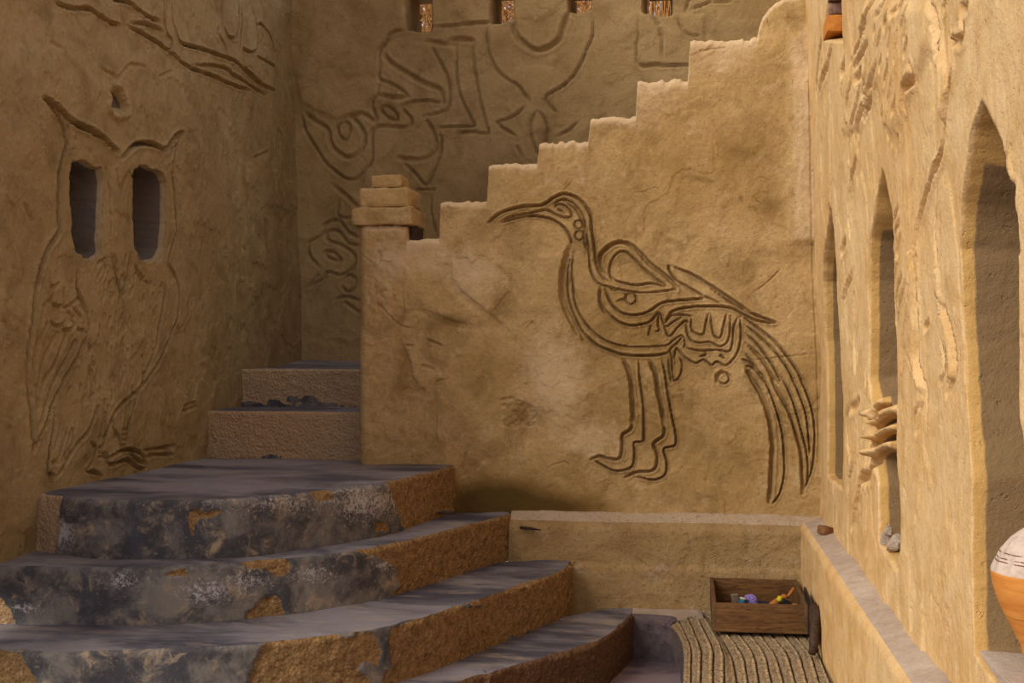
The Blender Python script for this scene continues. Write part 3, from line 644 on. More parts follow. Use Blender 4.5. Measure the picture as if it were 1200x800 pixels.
ow += L(O3, .0085, .014, [(490,0),(440,110),(370,220),(310,350),(260,480),(190,630)], [(975,0),(930,100),(880,180),(820,260),(790,310),(760,400),(735,490),(728,600)], [(915,0),(870,110),(830,210),(800,280),(730,335),(665,390),(640,430),(615,490),(600,580),(590,650)],
        [(545,410),(520,480),(495,540),(440,600),(390,680),(330,790)], [(310,400),(300,500),(285,600),(275,700),(270,770),(310,795)], [(640,430),(640,520),(668,560),(688,620)],
        [(520,590),(550,640),(530,710),(500,760)], [(615,700),(670,650),(730,635),(800,650),(840,690),(845,745),(790,740),(745,700),(700,700),(640,722),(615,700)], [(750,655),(780,690),(835,715)], [(600,650),(620,690),(640,770)], [(500,760),(560,770),(590,790)])
ow += L(O3, .006, .010, [(440,0),(380,110),(310,240),(260,380),(210,520)], [(375,0),(320,130),(250,260),(205,440)], [(310,0),(260,110),(220,260),(200,400)], [(240,0),(210,120),(200,260)], [(215,0),(195,150)],
        [(690,395),(680,500)], [(715,380),(705,510)], [(740,360),(722,500)], [(560,400),(545,560)], [(590,420),(570,600)], [(610,380),(590,560)], [(690,520),(720,518)], [(690,550),(722,548)], [(690,580),(724,578)], [(692,610),(724,605)],
        [(565,625),(595,620)], [(568,655),(600,650)], [(575,680),(605,672)], [(345,480),(330,560),(300,650)], [(385,520),(350,620),(325,710)], [(430,510),(400,620),(350,700)], [(410,520),(370,640)], [(290,715),(330,708)], [(820,640),(900,630),(1020,615)], [(845,680),(900,665),(1010,665)], [(1060,380),(1120,360)], [(1050,410),(1130,380)])
ow += L(O2, .006, .010, [(330,700),(290,800)], [(390,710),(360,800)], [(270,650),(220,790)], [(440,750),(415,800)], [(250,540),(215,780)], [(285,350),(290,420),(325,432),(350,415)], [(265,520),(300,500),(300,530),(350,550),(380,545),(410,550),(450,510),(465,480)],
        [(380,450),(385,540)], [(290,630),(320,662),(360,660),(390,630)], [(370,680),(410,685),(440,650),(420,610)], [(470,500),(500,560)], [(305,480),(300,520)], [(620,290),(570,380)], [(630,310),(600,390)], [(635,350),(620,430)], [(620,270),(570,300)], [(790,310),(840,390)], [(800,330),(815,390)], [(830,380),(870,415)],
        [(670,250),(690,300)], [(735,250),(728,300)], [(655,0),(645,130)], [(745,0),(760,110)], [(450,680),(500,690)], [(400,570),(440,610)], [(440,560),(480,610)])
ow += L(O1, .006, .008, [(680,500),(690,560)], [(745,540),(710,630)], [(740,520),(705,600)], [(755,505),(780,535)], [(650,590),(660,640)], [(640,570),(660,650)], [(690,540),(700,600)], [(650,650),(650,800)], [(760,640),(745,760)], [(1020,350),(985,440)], [(1000,370),(970,430)], [(40,660),(75,720)], [(140,700),(180,790)])
ow += L(OU, .010, .014, [(15,15),(90,45),(180,45),(240,80),(300,115),(355,128)], [(385,125),(480,180),(590,255),(650,310),(720,345),(800,380),(880,420),(970,450)], [(600,0),(605,100),(625,180),(650,215),(740,240),(830,280),(890,305),(930,345),(1000,400),(1090,450)],
        [(565,0),(560,80),(575,160),(600,205),(590,260)], [(310,0),(380,10),(440,55),(500,90),(545,108)])
ow += L(OU, .009, .012, [(700,320),(820,330),(880,365),(940,405),(1050,470)], [(835,0),(835,120)], [(820,130),(815,170),(840,220),(850,275)], [(840,130),(860,180),(890,190),(905,170),(920,80),(930,0)], [(945,0),(935,100),(915,260)],
        [(985,0),(1000,100),(1010,200),(1000,250),(970,260),(930,240)], [(935,260),(935,330),(980,370),(1020,410)], [(1010,130),(1030,120),(1080,180),(1105,260)], [(400,115),(470,120),(560,155)], [(1000,280),(1100,330)])
ow += L(OU, .004, .006, [(235,335),(310,365),(345,385),(400,320),(470,330)], [(540,380),(600,355)], [(225,500),(240,465)], [(0,210),(50,240)], [(1000,780),(1060,750)], [(20,440),(40,400)])
random.seed(4)
tick_poly = [(118,335),(150,318),(188,330),(192,370),(180,400),(165,440),(140,470),(112,478),(70,470),(82,440),(100,400),(107,370)]
cnt = 0
while cnt < 120:
    u, v = random.uniform(70, 192), random.uniform(318, 480)
    if poly_sd(np.array([u]), np.array([v]), tick_poly)[0] > 0:
        l = random.uniform(4, 8); ow.append(([(u, v), (u - random.uniform(0, 1.5), v + l)], .0055, .009)); cnt += 1
H = 0.014 * fbm(A * 1.8, B * 1.8, 71, 3) + 0.006 * fbm(A * 7, B * 7, 72, 4) + .0015 * fbm(A * 40, B * 40, 73, 2)
pt = fbm(A * 5 + 3, B * 5, 74, 5); H += 0.004 * sstep(0.08, 0.12, pt) + 0.003 * sstep(-0.2, -0.17, pt)
H += carve(A, B, a, [(p, max(w * .68, .0060), d * (1.25 if w < .007 else 1.55)) for p, w, d in ow], LEFT, 1.0, 9, rim=0.22)
chip = poly_sd(A, B, reg([(126,108),(140,104),(150,120),(149,131),(138,133),(128,126)], LEFT)) + .012 * fbm(A * 40, B * 40, 75, 3)
H -= 0.03 * sstep(0, .02, chip); H += .012 * np.exp(-((chip + .012) / .01) ** 2) * (1 + fbm(A * 50, B * 50, 76, 2))
e1 = [(85,190),(97,187),(112,194),(121,197),(122,215),(121,260),(120,296),(112,303),(98,302),(87,295),(83,270),(83,205)]
e2 = [(158,198),(167,194),(180,198),(190,204),(195,214),(196,255),(193,290),(187,303),(172,307),(165,303),(158,292),(156,262),(156,215)]
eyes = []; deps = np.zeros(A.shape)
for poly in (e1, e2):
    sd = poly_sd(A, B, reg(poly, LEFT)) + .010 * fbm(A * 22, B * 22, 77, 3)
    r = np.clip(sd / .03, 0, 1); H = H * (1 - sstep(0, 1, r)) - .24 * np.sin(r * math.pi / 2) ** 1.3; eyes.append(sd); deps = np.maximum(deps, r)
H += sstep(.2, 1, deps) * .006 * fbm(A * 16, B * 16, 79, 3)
P = np.stack([Xb + H, A, B], -1)
UVl = proj(np.stack([Xb, A, B], -1)); U_, V_ = UVl[..., 0], UVl[..., 1]
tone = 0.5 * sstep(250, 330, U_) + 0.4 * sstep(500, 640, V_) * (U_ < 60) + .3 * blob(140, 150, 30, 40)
pale = .5 * blob(20, 100, 60, 120) + .3 * blob(80, 40, 60, 40)
ca, cb = (A[:-1, :-1] + A[1:, 1:]) / 2, (B[:-1, :-1] + B[1:, 1:]) / 2; ids = np.zeros(ca.shape, int)
owl_parts = [('owl_relief', 0, 'carved standing owl with slots for eyes', [(52,113),(70,125),(90,145),(112,154),(140,180),(155,168),(180,166),(192,174),(216,154),(205,185),(203,250),(197,305),(207,345),(206,380),(195,410),(165,455),(148,500),(148,525),(170,540),(170,553),(140,560),(95,555),(60,562),(52,555),(36,530),(30,460),(32,400),(42,320),(66,274),(65,220),(78,170)]),
             ('wing', 1, None, [(52,355),(56,320),(90,315),(103,360),(105,385),(95,410),(62,480),(38,528),(33,470),(36,400)]),
             ('beak', 1, None, [(130,297),(153,297),(149,332),(142,345),(135,330)]),
             ('ear_tuft', 1, None, [(52,113),(70,125),(88,145),(80,160),(68,135)]), ('ear_tuft', 1, None, [(190,176),(216,154),(205,180),(198,200)]),
             ('leg', 1, None, [(132,480),(150,470),(150,520),(170,535),(168,550),(122,548),(120,540),(138,525),(128,505)]),
             ('leg', 1, None, [(104,490),(122,478),(118,530),(125,552),(98,556),(108,530)]),
             ('wing', 1, 'folded far wing shown as a narrow band', [(190,332),(200,322),(207,345),(206,380),(190,415),(165,452),(158,455),(178,412),(188,380)])]
specs = []
for k, (nm, par, lab, poly) in enumerate(owl_parts):
    ids[poly_sd(ca, cb, reg(poly, LEFT)) > 0] = k + 1; specs.append((nm, par, lab))
for sd in eyes:
    sc_ = (sd[:-1, :-1] + sd[1:, 1:]) / 2; ids[sc_ > 0] = len(specs) + 1; specs.append(('eye_niche', 1, 'deep upright slot forming an eye'))
br = poly_sd(ca, cb, reg(OU((0,-20),(20,30),(180,60),(360,140),(590,270),(800,395),(1060,490),(1100,450),(1110,260),(1030,100),(1000,-20)), LEFT)) > 0
ids[br] = len(specs) + 1; specs.append(('branch_relief', 0, 'carved branch with perched claws'))
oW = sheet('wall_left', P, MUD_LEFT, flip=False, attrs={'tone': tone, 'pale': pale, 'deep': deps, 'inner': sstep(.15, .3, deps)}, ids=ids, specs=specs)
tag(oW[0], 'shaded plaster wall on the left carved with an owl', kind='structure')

# ================================================================== BACK WALL WITH CARVED SCRIPT
x0, x1 = XL - .09, 1.3
a = np.arange(x0, x1, 0.0085); ztop = 2.80; b = np.arange(0.90, ztop, 0.0085)
A, B = np.meshgrid(a, b)
K1, K2, K3, K4, K5 = tile(335, 0), tile(335, 130), tile(540, 0), tile(700, 0), tile(335, 240, 4)
bw = []
bw += L(K1, 2.0, .016, [(700,180),(620,200),(580,260),(550,300),(550,400),(545,460),(610,490),(680,530),(715,565)], [(545,480),(530,560),(505,600),(515,660),(535,700)], [(850,270),(900,360),(940,440),(962,530),(955,620),(920,655),(800,690)],
        [(1100,250),(1095,320),(1110,440),(1135,580),(1170,720),(1180,780),(1080,775),(990,785)], [(1000,290),(1000,450),(1020,560),(1060,650),(1095,720),(1095,742),(980,745),(890,752)],
        [(665,635),(700,612),(750,600),(830,595),(920,605)], [(850,162),(950,158),(1050,145),(1180,137)], [(565,620),(560,650),(600,690),(650,702),(642,660),(600,625),(565,620)], [(825,710),(860,775)])
bw += L(K1, 3.4, .016, [(570,320),(620,375),(700,425),(800,485),(880,515),(905,530)], [(715,570),(640,575),(590,565),(535,560)], [(940,240),(1040,235),(1100,242)], [(820,245),(930,262),(1000,265)], [(905,530),(920,600)])
bw += L(K1, 2.4, .014, [(680,640),(710,670),(735,705),(712,745),(620,745),(545,740),(505,775)])
bw += L(K2, 2.0, .016, [(550,92),(505,120),(505,200),(500,290),(460,350),(400,400),(350,395),(280,350),(220,290),(170,210),(110,110),(90,30)], [(895,120),(910,180),(900,260),(870,340),(820,435),(760,370),(695,310)], [(335,68),(300,90),(310,140),(345,165),(370,120),(365,75),(335,68)])
bw += L(K2, 3.2, .015, [(110,10),(170,60),(240,105),(255,170),(280,220),(360,275),(430,240),(460,180),(450,120),(410,60),(380,35),(430,15),(470,30),(525,65)], [(825,60),(860,120),(880,200),(855,255),(800,285),(720,285),(655,275)], [(265,430),(340,490),(415,560)])
bw += L(K2, 2.0, .014, [(310,500),(300,610),(380,630)], [(765,462),(870,460)], [(850,480),(850,600),(885,740)])
bw += L(K3, 2.0, .016, [(0,155),(80,140),(180,130)], [(150,160),(155,240),(170,330),(210,410),(270,465),(330,500),(380,565),(400,590)], [(770,80),(775,200),(740,290),(690,400),(620,490),(500,570),(530,630),(560,660)],
        [(380,625),(330,670),(280,695),(215,720),(260,760),(320,795)], [(445,650),(415,700),(412,800),(440,880),(470,920)], [(450,650),(490,700),(505,770),(490,860)], [(690,710),(640,760),(580,795)], [(330,860),(360,920)])
bw += L(K3, 4.0, .017, [(305,110),(310,170),(340,230),(400,280),(450,295),(520,275),(580,225),(600,160),(625,90)])
bw += L(K4, 1.8, .013, [(245,70),(240,200),(240,375),(350,385),(540,385)], [(320,90),(360,160),(380,230),(380,330)], [(465,100),(490,160),(530,205),(600,215)], [(540,60),(620,30),(670,10)], [(540,0),(515,70)], [(670,10),(720,14),(790,5)])
bw += L(K5, 2.2, .014, [(165,105),(200,80),(250,75),(290,130),(345,155)], [(345,192),(290,180),(250,130),(210,120),(185,140),(200,170),(270,195),(320,240),(315,290),(260,330),(195,315),(180,345),(105,385)], [(180,110),(155,150),(105,180),(110,240),(155,290)],
        [(150,330),(105,385)], [(180,220),(200,250),(255,262),(225,225),(180,220)], [(260,370),(290,330),(325,350),(320,390),(290,410),(260,380)], [(230,440),(290,432),(345,450)], [(280,460),(345,505)])
bw += L(K1, .7, .005, [(240,210),(235,150),(255,100),(290,110)], [(85,490),(220,470)], [(430,150),(560,180)], [(150,290),(240,240)])
H = 0.012 * fbm(A * 1.6, B * 1.6, 81, 3) + .004 * fbm(A * 7, B * 7, 82, 4)
pt = fbm(A * 4 + 3, B * 4, 84, 5); H += 0.004 * sstep(0.05, 0.09, pt)
panel = poly_sd(A, B, reg([(748,16),(825,18),(825,76),(748,76)], BACK)); H += .008 * sstep(-.006, .006, panel)
tri = poly_sd(A, B, reg(K1((180,-50),(690,-50),(700,180),(580,260),(550,300),(540,560),(380,660),(300,700),(90,600),(20,300),(20,-50)), BACK)); H += 0.008 * sstep(-.01, .01, tri)
H += carve(A, B, a, [(p, w * .78, d) for p, w, d in bw], BACK, 1 / 243.0, 12, rim=0.25)
slots = [[(475,-22),(505,-22),(505.5,36),(498,38),(477,35)], [(575,-22),(602,-22),(601.5,23),(588,26),(576,28)], [(665,-22),(692,-22),(692,12),(680,15),(667,14)], [(753,-22),(789,-22),(788,18),(775,19),(754,15)]]
hole = np.full(A.shape, -9.0)
for sp in slots: hole = np.maximum(hole, poly_sd(A, B, reg(sp, BACK)) + .002 * fbm(A * 30, B * 30, 85, 2))
r = np.clip(hole / .010, 0, 1); H = H * (1 - r) - .26 * r
P = np.stack([A, YB - H, B], -1)
UVb = proj(np.stack([A, np.full(A.shape, YB), B], -1)); U_, V_ = UVb[..., 0], UVb[..., 1]
tone = .6 * blob(600, 215, 60, 50) + .4 * blob(700, 100, 40, 60) + .5 * blob(352, 60, 14, 90); pale = .4 * blob(420, 60, 60, 60) + .3 * blob(370, 300, 30, 80)
ca, cb = (A[:-1, :-1] + A[1:, 1:]) / 2, (B[:-1, :-1] + B[1:, 1:]) / 2; ids = np.zeros(ca.shape, int)
parts = [('script_relief', 'carved looping script beside the corner', [(351,126),(400,135),(440,120),(450,60),(475,40),(560,40),(575,160),(532,160),(500,220),(420,215),(385,212),(350,150)]),
         ('script_relief', 'carved goblet-shaped sign under the slots', [(565,30),(600,24),(668,15),(697,15),(696,50),(665,100),(640,116),(680,142),(660,160),(640,185),(600,165),(583,145),(615,120),(575,80)]),
         ('script_relief', 'low carved knot partly behind the end post', [(358,260),(400,250),(440,270),(440,370),(400,350),(358,340)])]
specs = []
for k, (nm, lab, poly) in enumerate(parts):
    ids[poly_sd(ca, cb, reg(poly, BACK)) > 0] = k + 1; specs.append((nm, 0, lab))
rc = (r[:-1, :-1] + r[1:, 1:] + r[:-1, 1:] + r[1:, :-1]) / 4; ids[rc > .99] = -1
oK = sheet('wall_back', P, MUD_BACK, flip=False, attrs={'tone': tone, 'pale': pale}, ids=ids, specs=specs)
tag(oK[0], 'high back wall of mud plaster carved with flowing script', kind='structure')
# its thickness: top and rear face, with the slots left open
m = MB()
zs0 = BACK(480, 36)[1] - .03
m.box(x0, x1, YB + .02, YB + .265, ztop - .012, ztop + .02); 
m.box(x0, x1, YB + .24, YB + .262, 0.9, zs0)
m.build('wall_rear_face', MUD_BACK, oK[0], False)

# unseen blocks added above both side walls to hold back sun and sky
m = MB(); m.box(XR - .03, XR + .3, 1.3, YB, 2.60, 3.3); o = m.build('upper_shade_block', MUD_RIGHT, oR[0], False)
m = MB(); m.box(XL - .35, XL - .06, 3.3, YB + .03, 2.80, 3.9); o = m.build('upper_shade_block', MUD_LEFT, oW[0], False)
# ================================================================== STAIRS
Z = [0.0, 0.15, 0.305, 0.46, 0.627, 0.81, 0.97]
Z6 = tile(400, 520, 2.8575)
fronts = {
 1: [(-0.6, 1.9)] + [tuple(on_z(u, v, Z[1])[:2]) for u, v in [(540,800),(575,790),(610,779),(666,763),(704,751),(725,736),(745,719)]],
 2: [tuple(on_z(u, v, Z[2])[:2]) for u, v in [(0,761),(70,763),(157,761),(245,758),(315,753),(400,743),(463,732),(522,716),(575,698),(625,682),(655,671),(674,661)]],
 3: [tuple(on_z(u, v, Z[3])[:2]) for u, v in [(0,663),(87,664),(175,664),(245,661),(285,658),(345,653),(400,647),(463,637),(522,622),(557,613),(585,606),(603,601)]],
 4: [tuple(on_z(u, v, Z[4])[:2]) for u, v in [(33,577),(70,581),(115,584),(196,585),(280,583),(350,577),(400,572),(454,565),(498,555),(538,544)]],
 5: [(XL - .03, 4.46), (-1.5, 4.45), (-1.16, 4.44)],
 6: [(XL - .03, 4.83), (-1.5, 4.82), (-1.10, 4.81)],
}
fronts[1] = [(XL - .05, 2.22), (-1.45, 2.16), (-1.05, 2.26)] + [f for f in fronts[1][1:]]
f = fronts[2]; fronts[2] = [(XL - .05, f[0][1] - .02)] + f
f = fronts[3]; fronts[3] = [(XL - .05, f[0][1] - .01)] + f
f = fronts[4]; fronts[4] = [(XL - .03, f[0][1] - .01)] + f[1:]
def resample(pts, step=None, n=None, sm=True):
    p = smooth(pts, 8) if sm and len(pts) > 2 else np.array(pts, float)
    d = np.concatenate([[0], np.cumsum(np.hypot(*np.diff(p, axis=0).T))])
    n = n or max(2, int(d[-1] / step)); q = np.linspace(0, d[-1], n)
    return np.stack([np.interp(q, d, p[:, 0]), np.interp(q, d, p[:, 1])], -1), q
peel = {4: [[(453,540),(461,580),(468,597),(475,622),(560,625),(560,530)], [(20,560),(71,570),(71,585),(69,605),(70,622),(62,660),(20,660)], [(222,600),(232,596),(234,606),(228,614),(226,626),(222,620)], [(360,570),(385,570),(392,585),(372,588)], [(440,612),(455,612),(457,622),(440,624)], [(232,600),(262,598),(250,606),(234,608)]],
        3: [[(405,640),(425,648),(438,651),(456,659),(466,666),(469,680),(471,689),(459,698),(459,715),(625,690),(625,590),(500,620)], [(283,656),(327,650),(340,659),(339,671),(324,675),(312,666),(291,667)], [(287,730),(288,719),(303,707),(315,698),(328,700),(333,719),(328,726)], [(192,672),(219,664),(219,674),(192,675)], [(-60,690),(0,701),(12,716),(18,731),(12,740),(-60,740)]],
        2: [[(-60,750),(0,764),(24,766),(33,782),(45,800),(55,850),(-60,850)], [(288,810),(298,780),(308,758),(316,750),(381,744),(438,740),(444,752),(447,764),(444,780),(426,774),(424,788),(436,800),(430,850),(288,850)], [(459,737),(457,755),(459,776),(463,782),(450,788),(448,830),(720,760),(720,640),(600,690)]],
        1: [[(300,700),(900,700),(900,900),(300,900)]], 5: [[(200,470),(500,470),(500,560),(200,560)]], 6: [[(200,420),(500,420),(500,490),(200,490)]]}
unpeel = {5: [(318, 537, 12, 5, .9), (394, 541, 9, 3, .8), (300, 541, 50, 1.5, .8)], 6: [(322, 473, 9, 5, 1), (345, 468, 9, 4, 1), (362, 468, 9, 5, 1), (290, 475, 22, 4, 1), (372, 474, 20, 3, 1), (335, 476, 60, 2.5, .9)],
          3: [(523, 682, 5, 4, 1), (481, 697, 4, 2, 1)], 2: [(430, 785, 9, 5, .6), (600, 747, 5, 4, 1), (620, 740, 3, 4, 1), (552, 710, 12, 2, 1), (410, 745, 12, 3, .8)], 4: [(525, 600, 10, 2.5, 1), (430, 590, 3, 3, .3)], 1: []}
flake = {4: [(330, 590, 60, 13, .6), (430, 588, 50, 24, .8), (75, 625, 12, 20, .9), (250, 590, 25, 6, .5)], 3: [(140, 680, 20, 11, .65), (245, 692, 40, 18, .65), (285, 680, 34, 16, .65), (365, 672, 30, 13, .65), (450, 662, 14, 8, .8), (30, 712, 18, 6, .7)], 2: [], 1: [], 5: [], 6: []}
stair = empty('staircase', (-1.0, 3.6, 0)); tag(stair, 'fan of curved plaster steps with worn slate-painted treads and peeling risers', 'stairs')
bpy.context.view_layer.update()
def keep_world(o, par): o.parent = par; o.matrix_parent_inverse = Matrix.Translation(-Vector(par.location))
for k in range(1, 7):
    c, q = resample(fronts[k], 0.006)
    n = len(c); z0, z1 = Z[k - 1] - 0.01, Z[k]
    m = int((z1 - z0) / 0.006) + 2
    t = np.linspace(0, 1, m)[:, None]
    tang = np.gradient(c, axis=0); tang /= np.linalg.norm(tang, axis=1, keepdims=True); nrm = np.stack([tang[:, 1], -tang[:, 0]], -1)
    Zz = z0 + t * (z1 - z0) + 0 * q[None, :]; Q = q[None, :] + 0 * t
    X0 = c[None, :, 0] + 0 * t; Y0 = c[None, :, 1] + 0 * t
    uv = proj(np.stack([X0, Y0, Zz], -1)); u_, v_ = uv[..., 0], uv[..., 1]
    sd = np.full(u_.shape, -99.0)
    for poly in peel[k]: sd = np.maximum(sd, poly_sd(u_, v_, poly))
    for (cu, cv, ru, rv, s_) in unpeel[k]: sd = np.minimum(sd, (np.hypot((u_ - cu) / ru, (v_ - cv) / rv) - 1) * min(ru, rv) * 1.2)
    pe = np.clip(sd / 6 + .25 * fbm(Q * 60, Zz * 60, 90 + k, 4), -1, 1)
    if k >= 5: pe = np.where(sd > 3, 1, pe)
    fl = np.zeros(u_.shape)
    for (cu, cv, ru, rv, s_) in flake[k]: fl = np.maximum(fl, s_ * np.exp(-(((u_ - cu) / ru) ** 2 + ((v_ - cv) / rv) ** 2)))
    mort = sstep(-.05, .1, pe)
    h = .007 * fbm(Q * 3, Zz * 3, 100 + k, 3) + .003 * fbm(Q * 16, Zz * 16, 110 + k, 3) - .006 * mort * (1 if k < 5 else .3) + mort * .0045 * fbm(Q * 60, Zz * 60, 120 + k, 3)
    rnd = np.clip(1 - (z1 - Zz) / .014, 0, 1) ** 2 * .009
    chipn = fbm(Q * 12, Q * 0, 130 + k, 3); rnd = rnd * (1 + 1.2 * sstep(.1, .4, chipn))
    P = np.stack([X0 + nrm[None, :, 0] * (h - rnd), Y0 + nrm[None, :, 1] * (h - rnd), Zz - .002 * (Zz > z1 - .004)], -1)
    # a short lip of the paint turning over on to the tread
    pink = np.full(u_.shape, {5: .9, 6: 1.0, 4: 0.0}.get(k, 0.0)) + (1.0 * sstep(90, 70, u_) if k == 4 else 0)
    if k == 3: pink = pink + .5 * sstep(40, 10, u_)
    wine = np.full(u_.shape, 0.85 if k == 1 else 0.0)
    o = sheet('step', P, RISER, flip=False, attrs={'peel': pe, 'flake': fl, 'pink': np.clip(pink, 0, 1), 'wine': wine})[0]
    keep_world(o, stair); o['label'] = {1: 'lowest curved step with reddish brown riser', 2: 'second curved step from the floor with two large bare patches', 3: 'third curved step with small bare patches', 4: 'widest top step of the fan with whitish flaking riser', 5: 'first straight step with bare sandy riser', 6: 'uppermost straight step with bare sandy riser'}[k]
    # tread
    if k == 4: back = [(XL - .03, 4.49), (-1.18, 4.48), (-1.17, 4.31), (-0.80, 4.31)]; sm = False
    elif k == 5: back = [(XL - .03, 4.87), (-1.10, 4.86)]; sm = False
    elif k == 6: back = [(XL - .1, YB + .05), (-0.9, YB + .05)]; sm = False
    else: back = fronts[k + 1]; sm = True
    nn = 170; cf, _ = resample(P[-1, :, :2], n=nn, sm=False); cb, _ = resample(back, n=nn, sm=sm)
    if k == 6: cb[:, 0] = np.linspace(XL - .1, -0.9, nn)
    if k in (1, 2, 3): cb = cb + np.stack([-np.gradient(cb, axis=0)[:, 1], np.gradient(cb, axis=0)[:, 0]], -1) / (np.linalg.norm(np.gradient(cb, axis=0), axis=1, keepdims=True)) * .03
    if k in (1, 2, 3): cb[-1] = (cf[-1][0] + .002, 4.25 if k < 3 else 4.31); cb[-12:] = cb[-13] + (cb[-1] - cb[-13]) * np.linspace(1 / 12, 1, 12)[:, None]
    tt = np.linspace(0, 1, 44)[:, None, None] ** 1.1
    G2 = cf[None] * (1 - tt) + cb[None] * tt
    hz = .004 * fbm(G2[..., 0] * 5, G2[..., 1] * 5, 140 + k, 3) * sstep(0, .15, tt[..., 0]) - .006 * sstep(.3, .0, tt[..., 0]) * np.clip(fbm(G2[..., 0] * 3, G2[..., 1] * 3, 150, 2), 0, 1) + .0012 * fbm(G2[..., 0] * 40, G2[..., 1] * 40, 160, 2)
    zz = z1 - .002 + hz + (.03 * sstep(.4, 1, tt[..., 0]) if k == 6 else 0)
    zz[0] = P[-1, np.linspace(0, n - 1, nn).astype(int), 2]
    tr = sheet('tread', np.concatenate([G2, zz[..., None]], -1), TREAD, flip=False)[0]
    tr.parent = o
# the flight that climbs on behind the carved wall
hx = [(-1.0, 1.10), (-0.72, 1.26), (-0.47, 1.42), (-0.28, 1.52), (-0.10, 1.66), (0.08, 1.80)]
for i, (x, z) in enumerate(hx):
    x2 = hx[i + 1][0] if i < 5 else 0.44
    m = MB(); m.box(x, x2, YM + TH + .002, YB - .02, z - .2, z, .006)
    o = m.build('step', MUD_BACK, None, False); keep_world(o, stair)

# ================================================================== FLOOR AND PLATFORM
gx, gy = np.meshgrid(np.arange(-2.6, 1.2, .02), np.arange(0.6, 4.35, .02))
fz = .004 * fbm(gx * 3, gy * 3, 170, 4)
fl = sheet('floor', np.stack([gx, gy, fz], -1), FLOORM)[0]; tag(fl, 'worn purple-grey painted floor at the foot of the steps', kind='structure')
m = MB(); m.box(-9, 9, -9, 9, -.30, -.02); go = m.build('ground', MUD_TOP, None, False); tag(go, 'sandy ground of the yard', kind='structure')
pz = 0.148
# narrow sill between the steps and the platform, and the platform below the mat: one upright face and one top
edge = [tuple(on_z(u, v, .15)[:2]) for u, v in [(740, 719), (765, 720), (787, 722), (797, 735), (803, 757), (804, 790)]]
p_end = on_z(804, 900, .15)[:2]; edge += [tuple(p_end)]
ec, q = resample(edge, .008, sm=False)
for _ in range(6): ec[1:-1] = (ec[:-2] + 2 * ec[1:-1] + ec[2:]) / 4
t = np.linspace(0, 1, 26)[:, None]; n = len(ec)
tg = np.gradient(ec, axis=0); tg /= np.linalg.norm(tg, axis=1, keepdims=True); nr = np.stack([tg[:, 1], -tg[:, 0]], -1)
Qq = q[None, :] + 0 * t; Tz = t * (pz + .001); hh = .006 * fbm(Qq * 10, Tz * 10, 180, 4) + .003 * fbm(Qq * 50, Tz * 50, 181, 3) - .012 * sstep(.75, 1, t) ** 2
P = np.stack([ec[None, :, 0] + nr[None, :, 0] * hh, ec[None, :, 1] + nr[None, :, 1] * hh, Tz + 0 * hh], -1)
pf = sheet('trim_3', P, PURPLE)[0]; tag(pf, 'low platform with a purple-grey upright face beside the steps', kind='structure')
tt = np.linspace(0, 1, 60)[:, None, None]
far = np.stack([np.interp(q, [0, q[-1] * .35, q[-1]], [ec[0, 0], XR, XR]), np.interp(q, [0, q[-1] * .12, q[-1] * .35, q[-1]], [4.22, 4.22, 4.22, p_end[1]])], -1)[None]
G2 = P[-1, :, :2][None] * (1 - tt) + far * tt
zt = pz + .003 * fbm(G2[..., 0] * 8, G2[..., 1] * 8, 182, 3) * sstep(0, .2, tt[..., 0])
pt_ = sheet('platform_top', np.concatenate([G2, zt[..., None]], -1), MUD_TOP, attrs={'tone': .3 + 0 * zt})[0]; pt_.parent = pf

# ================================================================== WOVEN MAT
def mat_mat():
    t = NT('woven_straw')
    f = t.attr('across'); g = t.attr('along')
    n = t.noise(120, 4, 0.7)
    c = t.mix(t.ramp(n, 0.35, 0.7), srgb(136, 114, 90), srgb(186, 160, 124))
    c = t.mix(t.math('MULTIPLY', t.ramp(t.noise(170, 3, 0.8), .52, .60), .8), c, srgb(72, 48, 36))
    c = t.mix(t.math('MULTIPLY', t.ramp(f, 0.50, 0.75), t.ramp(t.noise(90, 4, .7), .4, .55)), c, srgb(208, 182, 140))
    c = t.mix(t.math('MAXIMUM', t.ramp(f, 0.86, 0.97), t.ramp(f, 0.0, 0.08, 1, 0)), c, srgb(84, 68, 54))  # gaps between braids darkened: crease shade put into the colour
    t.set('Base Color', c); t.set('Roughness', .85); t.bump([(n, 1.0, .006), (t.noise(300, 3, .7), .8, .003)])
    return t.m
MATM = mat_mat()
hm = 0.162
SB = [[(787,733),(795,742),(800,757),(801,775),(800,800)], [(797,729),(809,755),(810,775),(810,800)], [(808,725),(821,757),(822,775),(821,800)], [(819,724),(835,757),(836,780),(836,800)], [(829,727),(847,760),(849,785),(849,800)],
      [(838,738),(856,765),(862,787),(864,800)], [(850,738),(870,765),(875,787),(877,800)], [(863,738),(882,762),(888,787),(890,800)], [(876,738),(895,762),(902,787),(905,800)], [(888,738),(907,764),(916,787),(919,800)],
      [(900,738),(921,762),(929,785),(933,800)], [(915,738),(935,762),(943,785),(947,800)], [(927,738),(949,764),(957,785),(961,800)], [(940,740),(960,767),(969,787),(974,800)], [(950,744),(967,768),(977,787),(984,800)]]
lines = []
for sb in SB:
    w = [on_z(u, v, hm)[:2] for u, v in sb]
    d0 = w[0] - w[1]; d0 /= np.linalg.norm(d0)
    up = [w[0] + d0 * s_ for s_ in (.34, .22, .10)] if sb[0][1] > 737 else [w[0] + d0 * .012]
    d1 = w[-1] - w[-2]; d1 = d1 / np.linalg.norm(d1) * .5 + np.array([0, -.5]); dn = [w[-1] + d1 * .18, w[-1] + d1 * .45, w[-1] + d1 * .8]
    p = smooth(up + w + dn, 6)
    lines.append(p)
def clipY(p, ymax):
    return p[p[:, 1] < ymax]
